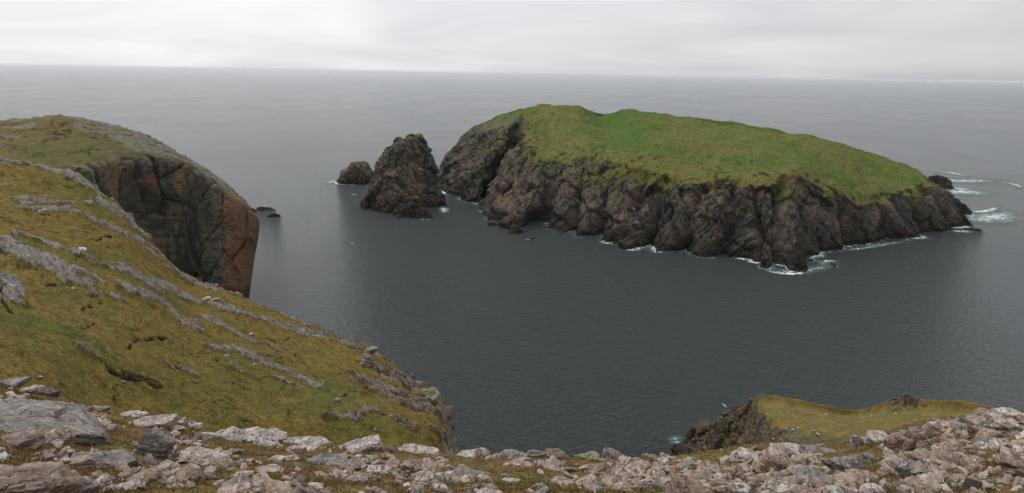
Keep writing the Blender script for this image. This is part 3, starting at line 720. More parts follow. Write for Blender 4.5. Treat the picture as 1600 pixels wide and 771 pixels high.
# ------------------------------------------------------------------ the near slope with its rock bands
BANDS = [
    ([(-60,243),(0,251),(60,262),(120,278),(155,303),(163,325)], 5),
    ([(40,329),(68,330),(100,331),(135,340),(154,350),(183,362),(220,379),(250,398),(285,430),(340,455)], 5.5),
    ([(15,388),(50,402),(88,428)], 15),
    ([(27,370),(73,382),(124,401),(150,412),(207,432),(240,446)], 5),
    ([(196,418),(231,443),(262,449),(324,476),(387,495),(440,512),(500,526),(565,548)], 8),
    ([(196,455),(252,472),(293,509),(312,514)], 9),
    ([(98,423),(128,432),(152,440)], 9),
    ([(100,440),(135,449)], 7),
    ([(163,464),(197,473)], 3.5),
    ([(12,440),(18,470),(30,476)], 9),
    ([(332,542),(372,545),(407,564),(442,578),(479,594),(512,611)], 6.5),
    ([(430,594),(475,606)], 4),
    ([(325,500),(365,521),(407,538)], 5),
    ([(578,598),(620,622),(655,640),(690,648)], 17),
    ([(605,585),(650,600),(682,622)], 15),
    ([(552,655),(598,650),(640,672)], 7),
    ([(688,655),(702,678),(712,697)], 11),
    ([(508,658),(560,661)], 4),
    ([(165,322),(200,340),(224,362)], 9),
    ([(35,312),(70,318),(105,322)], 5),
]
SCARS = [([(31,355),(56,358)],2.0),([(70,362),(93,366)],1.6),([(143,374),(158,371),(172,369)],2.6),([(166,386),(180,385),(193,383)],1.5),([(130,360),(136,361)],2.4),([(106,314),(117,315)],2.2),
         ([(71,450),(89,445),(108,448)],2.2),([(124,483),(145,478),(160,479)],3.0),([(102,500),(110,504),(120,502)],2.4),([(122,518),(133,514),(145,503)],2.0),([(-4,436),(6,468),(18,492)],4.0),
         ([(444,535),(456,529),(480,534)],1.5),([(405,553),(433,559),(447,555),(460,564)],1.6),([(460,552),(491,577)],1.3),([(482,580),(496,592)],2.2),([(400,591),(423,588)],1.7),([(533,620),(547,618)],1.6),
         ([(177,586),(200,591),(225,598),(250,605)],12.0),([(195,585),(230,592),(265,603)],4.5),([(199,542),(221,532),(240,534),(261,539)],3.2),([(30,412),(44,420)],2.0),([(0,395),(8,398)],2.5),([(225,470),(245,478)],1.6),([(355,575),(380,582)],1.3),([(300,560),(322,563)],1.4),([(420,530),(434,536)],1.3),([(135,535),(150,540)],1.5),([(60,430),(80,436)],1.8),([(560,640),(575,648)],2.0)]

def seg_dist(P, L):
    """distance of points to a polyline, in plan and height"""
    best = np.full(P.shape[:-1], 1e9)
    for a, b in zip(L[:-1], L[1:]):
        ab = b - a
        t = np.clip(((P - a) @ ab) / max((ab * ab).sum(), 1e-9), 0, 1)
        best = np.minimum(best, np.linalg.norm(P - a - t[..., None] * ab, axis=-1))
    return best

def surf_points(G, px, py, pix, rmax=None):
    """where the surveyed bearings meet the surface"""
    out = []
    for x, y in pix:
        d = (px - x) ** 2 + (py - y) ** 2
        if rmax is not None: d = d[:rmax]
        out.append(G.reshape(-1, 3)[np.argmin(d)])
    return np.array(out)

def build_slope():
    cx = [-330,-160,-50,20,80,125,160,190,222,285,340,400,480,570,640,685,708]
    cy = [215,235,245,255,266,278,304,332,366,431,456,478,514,547,596,622,690]
    cr = [190,186,182,178,175,171,166,160,156,150,147,145,141,136,129,124,118]
    by = [540,560,578,596,615,630,640,648,655,668,680,692,698,704,708,710,712]
    br = [62,64,66,68,70,72,73,74,75,77,79,82,85,89,93,98,106]
    cx, cy, cr, by, br = map(np.array, (cx, cy, cr, by, br))
    rows = []
    low = at_r(cx, by + 60, br - 22); low[:, 2] -= 6
    rows.append(low)
    for t in (0, .22, .45, .7, .88, 1.0):
        g = t ** 1.35
        rows.append(at_r(cx, by + (cy - by) * t, br + (cr - br) * g))
    cst = rows[-1]
    aw = cst[:, :2] / np.linalg.norm(cst[:, :2], axis=1, keepdims=True)
    for dr, dz in ((5, -2.5), (12, -14)):
        p = cst.copy(); p[:, :2] += aw * dr; p[:, 2] += dz; rows.append(p)
    p = cst.copy(); p[:, :2] += aw * 30; p[:, 2] = -4; rows.append(p)
    R = np.array(rows)
    # the end of the spur: cliff facing right
    e1 = R[:, -1] + np.array([1.6, -1.0, -7.0]); e2 = R[:, -1] + np.array([4.0, -3.0, 0]); e2[:, 2] = np.minimum(e2[:, 2], 0) - 4
    R = np.concatenate([R, e1[:, None], e2[:, None]], 1)
    rc = [10, 70, 75, 75, 60, 46, 12, 10, 10]
    cc = [16, 30, 44, 40, 34, 30, 28, 30, 48, 42, 46, 60, 66, 56, 42, 24, 16, 14]
    G = net(R, rc, cc)
    v = params(rc)[:, None] * np.ones((1, G.shape[1])); uu = params(cc)[None, :] * np.ones((G.shape[0], 1))
    px, py = proj(G)
    vis = sum(rc[:6]) + 1
    near = np.linalg.norm(G[..., :2], axis=-1)
    mpp = near / F * 1.05
    bid = np.full(G.shape[:2], -1); rockm = np.full(G.shape[:2], -9.0)
    wob = fbm(G / 5.0, 4, 501); wob2 = fbm(G / 1.4, 3, 503)
    strike = None
    Ls = []
    for k, (pix, w) in enumerate(BANDS):
        L = surf_points(G, px, py, pix, vis); Ls.append(L)
        d = seg_dist(G, L) / (w * mpp * (1.9 if k in (13, 14, 15, 16) else 1.5))
        m = 1.1 - d + 1.1 * wob + 0.6 * wob2
        up = m > rockm
        bid = np.where(up, k, bid); rockm = np.maximum(rockm, m)
    # a few loose outcrops between the bands, along the strike
    s = Ls[10][-1] - Ls[10][0]; s[2] = 0; s /= np.linalg.norm(s); tvec = np.array([-s[1], s[0], 0])
    ws = np.stack([G @ s, G @ tvec, G[..., 2]], -1)
    extra = fbm(ws / np.array([16.0, 5.0, 9.0]), 4, 507) + 0.30 * sstep(4.2, 6.2, v) + 0.25 * sstep(12.6, 13.4, uu) - 0.5
    isx = (extra * 2.2 > rockm) & (extra > 0.0)
    rockm = np.maximum(rockm, extra * 2.2); bid = np.where(isx, len(BANDS), bid)
    end = sstep(15.0, 15.6, uu); back = sstep(6.35, 6.8, v)
    bid = np.where((np.maximum(end, back) > .5), len(BANDS), bid); rockm = np.maximum(rockm, np.maximum(end, back))
    rk = sstep(0.12, 0.36, rockm)
    # relief
    N = grid_normals(G); N = -N if N[200, 200, 2] < 0 else N
    crag = sstep(11.6, 13.0, uu)
    strata = ridged(ws / np.array([7.0, 1.1, 1.6]), 4, 511) - .45
    blk = blocky(ws * np.array([.4, 1, .8]), 2.3, 513) ; blk2 = blocky(ws * np.array([.5, 1, 1]), .9, 515)
    up = 1.0 * fbm(G / 22.0, 3, 521) * (1 - sstep(4.5, 6, v)) + .45 * fbm(G / 6.0, 3, 523) + .22 * fbm(G / 1.5, 3, 525) + 0.20 * np.abs(fbm(G / .8, 2, 527)) + .25 * np.abs(fbm(ws / np.array([6.0, 1.8, 2.0]), 2, 529))
    up += rk * (.42 + .55 * strata + .30 * blk * (1 + 1.5 * crag) + .12 * blk2 + 1.1 * crag * blocky(G, 3.6, 517))
    # turf scars: a small step with an open peat face
    peat_shade = np.zeros(G.shape[:2]); w1 = np.stack([fbm(G / 2.2, 3, 531), fbm(G / 2.2, 3, 532), 0 * v], -1) * .9
    for pix, w in SCARS:
        L = surf_points(G, px, py, pix, vis)
        d = seg_dist(G + w1 * min(1.0, w / 2.5), L) / (w * .95 * mpp)
        k = 1 - sstep(.6, 1.1, d + .3 * wob2)
        up -= k * min(w, 8) * .55 * mpp * 1.6
        peat_shade = np.maximum(peat_shade, k)
    auto = np.exp(-(fbm(ws / np.array([9.0, 4.0, 4.0]), 3, 541) / .022) ** 2) * sstep(.15, .35, fbm(G / 9.0, 2, 543)) * (1 - rk) * (v < 5.8) * (v > .6)
    up -= .35 * auto; peat_shade = np.maximum(peat_shade, .85 * auto)
    G2 = G.copy(); G2[..., 2] += up * (1 - .7 * np.maximum(end, 0))
    G2 += N * (np.maximum(end * .35, back) * (1.2 * blocky(G, 4.0, 551) + .5 * blocky(G, 1.6, 553)))[..., None]
    peat_shade = np.maximum(peat_shade, .45 * sstep(.30, .46, fbm(G / 1.5, 3, 545)) * sstep(-.35, .25, fbm(G / 12.0, 2, 547)) * (1 - rk))  # fine dark speckle: tussock shade painted into the turf colour
    gp = surf_points(G, px, py, [(22,500),(60,515),(110,528)], vis); gp2 = surf_points(G, px, py, [(560,610),(530,650),(600,690)], vis); gp3 = surf_points(G, px, py, [(480,585),(520,600)], vis); gp4 = surf_points(G, px, py, [(100,470),(130,480)], vis); gp5 = surf_points(G, px, py, [(60,280),(110,290),(130,312)], vis); gp6 = surf_points(G, px, py, [(230,610),(300,640),(420,690)], vis)
    green = -.18 + .95 * np.exp(-(seg_dist(G, gp) / 2.5) ** 2) + .55 * np.exp(-(seg_dist(G, gp2) / 7.0) ** 2) + .6 * np.exp(-(seg_dist(G, gp3) / 4.0) ** 2) + .4 * np.exp(-(seg_dist(G, gp4) / 4.0) ** 2) + .4 * np.exp(-(seg_dist(G, gp5) / 6.0) ** 2) + .35 * np.exp(-(seg_dist(G, gp6) / 5.0) ** 2) + .18 * fbm(G / 5.0, 3, 561)
    V = G2.reshape(-1, 3); Q = grid_faces(*G.shape[:2])
    fr = (rk.ravel()[Q].mean(1) > .5)
    fb = bid.ravel()[Q[:, 0]]
    C0 = np.array([-60.0, 110.0, 60.0]); Vl = V - C0
    root = obj('hill_slope', None, None, 'ochre grassy slope with grey rock bands running down to the sea', 'slope', kind='structure', loc=C0)
    obj('turf', sub_mesh('turf', Vl, Q, {'green': green, 'peat_shade': peat_shade}, ~fr, M_SPUR_TURF), root)
    for k in range(len(BANDS) + 1):
        m = fr & (fb == k)
        if m.sum() > 6:
            obj('rock_outcrop' if k < len(BANDS) else 'bedrock', sub_mesh('rock_outcrop', Vl, Q, {}, m, M_CRAG if k in (13, 14, 15, 16, len(BANDS)) else M_BAND), root)
    return G2, px, py, vis, rk, root, C0
SLOPE, SPX, SPY, SVIS, SRK, SLOPE_ROOT, SLOPE_C0 = build_slope()

# ------------------------------------------------------------------ the knoll on the right
def build_knoll():
    far = [(1050,706,184),(1064,697,178),(1080,680,172),(1096,670,163),(1113,668,156),(1132,655,147),(1150,642,139),(1172,632,130),(1192,628.5,123),(1240,634,121),(1290,645,122),(1335,651,124),(1380,643,122),(1430,641,120),(1500,645,118),(1570,658,115),(1720,672,112),(1900,680,110)]
    near = [(1056,712,176),(1072,708,166),(1090,706,154),(1108,704,146),(1126,700,138),(1145,694,130),(1162,684,122),(1180,672,115),(1203,668,110),(1228,678,106),(1262,686,103),(1305,691,101),(1350,697,99),(1400,703,97),(1480,705,95),(1570,700,93),(1720,690,92),(1900,680,92)]
    far = np.array([at_r(*p) for p in far]); near = np.array([at_r(*p) for p in near])
    n = len(far)
    foot = near.copy(); aw = near[:, :2] / np.linalg.norm(near[:, :2], axis=1, keepdims=True)
    foot[:, :2] -= aw * 9; foot[:, 2] -= 9
    foot2 = near.copy(); foot2[:, :2] -= aw * 22; foot2[:, 2] -= 34
    f2 = far.copy(); f2[:, :2] += aw * 4; f2[:, 2] -= 4
    f3 = far.copy(); f3[:, :2] += aw * 22; f3[:, 2] = -4
    mid = (near + far) / 2; mid[:, 2] += .3
    R = np.array([foot2, foot, near, mid, far, f2, f3])
    rc = [14, 40, 46, 46, 12, 14]; cc = [10, 14, 16, 16, 18, 18, 20, 22, 30, 34, 34, 30, 30, 34, 34, 30, 16]
    G = net(R, rc, cc)
    v = params(rc)[:, None] * np.ones((1, G.shape[1])); uu = params(cc)[None, :] * np.ones((G.shape[0], 1))
    px, py = proj(G)
    turf = sstep(1.95, 2.15, v + .22 * fbm(G / 3.0, 3, 601)) * sstep(7.0, 7.5, uu + .45 * fbm(G / 4.0, 3, 603) - .5 * (3.5 - v).clip(0, 1.5)) * (1 - sstep(4.5, 4.9, v))
    rock = 1 - turf
    N = grid_normals(G); N = -N if N[80, 200, 2] < 0 else N
    sh = G + np.stack([G[..., 2] * .9, 0 * v, 0 * v], -1)
    d = 1.1 * blocky(sh * np.array([.5, 1, .6]), 7.0, 611) + .45 * blocky(sh * np.array([.6, 1, .8]), 2.2, 613) + .9 * (ridged(sh * np.array([1, 1, .3]) / 4.0, 3, 615) - .5) + .25 * fbm(G / .9, 3, 617)
    amp = rock * (.3 + .7 * (1 - sstep(5.6, 7.2, uu)) )
    G2 = G + N * (d * amp)[..., None]
    G2[..., 2] += turf * (.5 * fbm(G / 9.0, 3, 621) + .2 * fbm(G / 1.6, 3, 623) + .1)
    # the rugged little crest stones at the far edge
    for x, y, h, w in ((1182,630,.5,1.5),(1096,669,1.6,2.2),(1395,641,.9,1.6),(1415,639,1.3,2.0),(1432,640,1.0,1.5)):
        L = surf_points(G, px, py, [(x, y)]); r = np.linalg.norm(G - L[0], axis=-1)
        k = np.exp(-(r / w) ** 2); G2[..., 2] += k * h * (1 + .8 * blocky(G, 1.0, 631)); rock = np.maximum(rock, sstep(.45, .6, k))
    V = G2.reshape(-1, 3); Q = grid_faces(*G.shape[:2]); C0 = np.array([60, 110, 40.0])
    fr = rock.ravel()[Q].mean(1) > .5
    root = obj('knoll', None, None, 'low grassy knoll with a dark eroded flank below the foreground rocks', 'knoll', kind='structure', loc=C0)
    obj('flank', sub_mesh('flank', V - C0, Q, {}, fr, M_KNOLL_ROCK), root)
    obj('turf', sub_mesh('turf', V - C0, Q, {'green': -.05 + .2 * fbm(G / 7.0, 2, 641), 'peat_shade': 0 * v}, ~fr, M_KNOLL_TURF), root)
    return G2, px, py
KNOLL, KPX, KPY = build_knoll()

# ------------------------------------------------------------------ the foreground hillside
def mat_moss():
    t = NT('moss_heath'); P = t.pos
    big = t.noise(P, 0.35, 4, 0.6, 0.5); med = t.noise(P, 1.6, 5, 0.65, 0.4); fine = t.noise(P, 9.0, 5, 0.75); tip = t.noise(P, 38.0, 3, 0.6)
    c = t.mix(t.mr(med, .40, .62), (0.088, 0.052, 0.022), (0.140, 0.112, 0.034))
    c = t.mix(t.mr(big, .50, .66), c, (0.095, 0.110, 0.026))
    c = t.mix(t.math('MULTIPLY', t.mr(fine, .52, .68), .7), c, (0.22, 0.15, 0.065))
    c = t.mix(t.math('MULTIPLY', t.mr(t.noise(P, 2.7, 4, .6), .50, .62), .85), c, (0.135, 0.056, 0.026))
    c = t.mix(.8, c, t.ramp(tip, [(.25, (.35, .35, .35)), (.5, (1, 1, 1)), (.8, (1.5, 1.45, 1.35))]), 'MULTIPLY')
    h = t.math('ADD', t.math('MULTIPLY', fine, .6), t.math('MULTIPLY', tip, .3))
    return t.done(t.bsdf(c, .95, t.bump(h, .8, .05), .1))
M_MOSS = mat_moss()
M_PINK = mat_rock('pink_granite', (0.170, 0.112, 0.084), (0.345, 0.245, 0.195), (0.50, 0.42, 0.365), (0.08, 0.066, 0.058), .6, .45)
M_PALE = mat_rock('pale_quartzite', (0.205, 0.168, 0.142), (0.400, 0.338, 0.292), (0.56, 0.51, 0.46), (0.075, 0.068, 0.062), .6, .6)
M_GREY = mat_rock('grey_gneiss', (0.120, 0.108, 0.096), (0.235, 0.208, 0.184), (0.38, 0.34, 0.30), (0.05, 0.046, 0.042), .5, .5)
M_BROWN = mat_rock('brown_schist', (0.135, 0.092, 0.068), (0.235, 0.172, 0.135), (0.36, 0.30, 0.255), (0.06, 0.05, 0.045), .4, .4)
M_RUST = mat_rock('rust_stained_rock', (0.26, 0.125, 0.065), (0.36, 0.20, 0.12), (0.46, 0.34, 0.25), (0.10, 0.055, 0.035), .3, .3)
M_SPECK = mat_rock('speckled_gneiss', (0.29, 0.25, 0.225), (0.44, 0.39, 0.35), (0.50, 0.46, 0.42), (0.035, 0.034, 0.033), .5, .95, 1.3)
M_LICHEN = mat_rock('green_lichen_rock', (0.15, 0.14, 0.085), (0.24, 0.23, 0.14), (0.27, 0.27, 0.17), (0.10, 0.095, 0.06), .35, .25)
MATS = dict(pink=M_PINK, pale=M_PALE, grey=M_GREY, brown=M_BROWN, rust=M_RUST, speck=M_SPECK, lichen=M_LICHEN)

def build_foreground():
    cx = np.array([-1100,-600,-250,-60,20,80,140,200,270,340,400,480,560,700,850,1000,1100,1200,1330,1400,1480,1560,1700,1950,2600])
    cy = np.array([470,510,560,580,600,618,640,652,664,680,692,698,702,712,714,718,708,700,688,674,660,652,645,640,660])
    cr = np.array([15,15,15,15,15,15,15,15,15,15,15,15,15,15,15.5,16,16,16,15.5,15,15,15,15,15,15])
    rows = []
    feet = at_r(cx, np.full(len(cx), 771.0), .4); feet[:, 2] = 98.35; rows.append(feet)
    b = at_r(cx, np.full(len(cx), 771.0), 3.2); b[:, 2] = 97.15; rows.append(b)
    b = at_r(cx, np.full(len(cx), 790.0), 6.2); rows.append(b)
    for t in (.33, .68, 1.0):
        rows.append(at_r(cx, 790 + (cy - 790) * t, 6.2 + (cr - 6.2) * t ** 1.25))
    cst = rows[-1]; aw = cst[:, :2] / np.linalg.norm(cst[:, :2], axis=1, keepdims=True)
    for dr, dz in ((1.6, -1.25), (5, -4.6), (30, -27), (62, -64), (110, -100)):
        p = cst.copy(); p[:, :2] += aw * dr; p[:, 2] += dz; rows.append(p)
    R = np.array(rows)
    rc = [6, 10, 70, 90, 100, 24, 14, 8, 4, 4]; cc = [6, 16, 26, 24, 26, 26, 26, 30, 30, 26, 34, 34, 50, 54, 54, 40, 40, 50, 30, 32, 32, 36, 16, 8]
    G = net(R, rc, cc)
    px, py = proj(G)
    v = params(rc)[:, None] * np.ones((1, G.shape[1]))
    hum = .16 * fbm(G / 2.4, 3, 701) + .09 * fbm(G / .8, 3, 703) + .035 * np.abs(fbm(G / .25, 3, 705)) + .012 * fbm(G / .07, 2, 707)
    G2 = G.copy(); G2[..., 2] += hum * sstep(.8, 2.2, v)
    C0 = np.array([0, 8, 95.0])
    V = G2.reshape(-1, 3) - C0
    root = obj('hillside', mesh_np('hillside', V, grid_faces(*G.shape[:2]), M_MOSS), None, 'steep mossy hillside strewn with stones in the foreground', 'hillside', kind='structure', loc=C0)
    return G2, sum(rc[:5]) + 4, root, C0
FG, FVIS, FG_ROOT, FG_C0 = build_foreground()
FPX, FPY = proj(FG)

def ico(sub):
    bm = bmesh.new(); bmesh.ops.create_icosphere(bm, subdivisions=sub, radius=1.0)
    V = np.array([v.co[:] for v in bm.verts]); T = np.array([[v.index for v in f.verts] for f in bm.faces]); bm.free()
    return V, T
ICO = {k: ico(k) for k in (2, 3, 4, 5)}

def rock_mesh(name, seed, size, shape, mat, sub=4):
    """angular stone: a box cut by random joint planes, layered and chipped; size = full extents in metres"""
    rr = np.random.default_rng(seed)
    D, T = ICO[sub]
    pl = []
    def add(n, d): n = np.array(n, float); pl.append((n / np.linalg.norm(n), d))
    if shape == 'boulder':
        for k in range(15): add(rr.normal(size=3), .78 + .3 * rr.random())
    else:
        # broken outline: uneven joints in plan, a tilted top and a second top facet, undercut sides
        m = rr.integers(5, 8); a0 = rr.random() * 6.28
        for k in range(m):
            a = a0 + 6.283 * (k + .55 * (rr.random() - .5)) / m
            add((math.cos(a), math.sin(a), .55 * (rr.random() - .35)), .62 + .36 * rr.random())
        add((.30 * rr.normal(), .30 * rr.normal(), 1), .75 + .2 * rr.random())
        add((.6 * rr.normal(), .6 * rr.normal(), 1), .85 + .2 * rr.random())
        add((.2 * rr.normal(), .2 * rr.normal(), -1), .9)
        for k in range({'slab': 4, 'block': 8, 'shard': 5}[shape]): add(rr.normal(size=3), .80 + .35 * rr.random())
    r = np.full(len(D), 1e9)
    for n, d in pl:
        dn = D @ n; r = np.where(dn > 1e-3, np.minimum(r, d / np.maximum(dn, 1e-3)), r)
    V = D * r[:, None]
    V = V - (V.max(0) + V.min(0)) / 2; V /= np.abs(V).max(0)
    if shape == 'shard':
        V[:, 0] *= 1 - .45 * (V[:, 2] + 1) / 2; V[:, 1] *= 1 - .5 * (V[:, 2] + 1) / 2
    size = np.array(size); h = size / 2
    W = V * h
    m = float(size.min()); L = float(size.max())
    q = W + rr.random(3) * 100
    nrm = D / np.linalg.norm(D, axis=1, keepdims=True)
    # bedding: layers step in and out
    bed = rr.normal(size=3) * .25 + np.array([0, 0, 1.0]); bed /= np.linalg.norm(bed)
    lay = q @ bed
    ls = .10 * L if shape == 'slab' else .16 * L
    steps = perlin(np.stack([lay / ls * 2.2, q[:, 0] * .6 / L, q[:, 1] * .6 / L], -1), seed)
    side = 1 - np.abs(nrm @ bed)
    d = side * steps * .16 * m + .12 * m * blocky(q, .36 * L, seed + 1, .7) + .045 * m * blocky(q, .14 * L, seed + 2, .7) + .025 * m * fbm(q / (.12 * L), 2, seed + 3)
    W = W + nrm * d[:, None]
    return mesh_np(name, W, T, mat, None, False)

def place_rock(x0, x1, y0, y1, shape, colour, label, seed, tilt=0.0, depth=.75, sub=4, grid=None, sink=.34, cat='rock', group='foreground rocks', zrot=None, name='rock', fwd=0.0):
    G, px, py, vis = grid or (FG, FPX, FPY, FVIS)
    xm = (x0 + x1) / 2
    i = np.argmin(((px - xm) ** 2 + (py - (y1 - .12 * (y1 - y0))) ** 2)[:vis]); p = G.reshape(-1, 3)[i]
    dist = np.linalg.norm(p - np.array([0, 0, EYE]))
    if grid is None and x1 - x0 > 100: sink = .55
    w = (x1 - x0) / F * dist; h = (y1 - y0) / F * dist
    dep = w * depth
    # seen from above, part of the picture height is the top face
    hz = max(.35 * h, (h - dep * .22) / .9)
    hz = max(hz, .15 * w) * (.74 if grid is None else 1)
    rr = random.Random(seed)
    size = (w, dep, hz * (1 + sink))
    me = rock_mesh(name, seed, size, shape, MATS[colour], sub)
    o = obj(name, me, None, label, cat, group)
    az = math.atan2(p[0], p[1])
    away = Vector((math.sin(az), math.cos(az), 0))
    c = Vector(p) + away * (dep * .32) + Vector((0, 0, size[2] * .5 - sink * hz - .30 * dep * (0.62 if grid is None else 0.15)))
    o.location = c
    o.rotation_euler = (rr.uniform(-.06, .06) - (-.06 if grid is None else 0), tilt, -az + (rr.uniform(-.15, .15) if zrot is None else zrot))
    return o

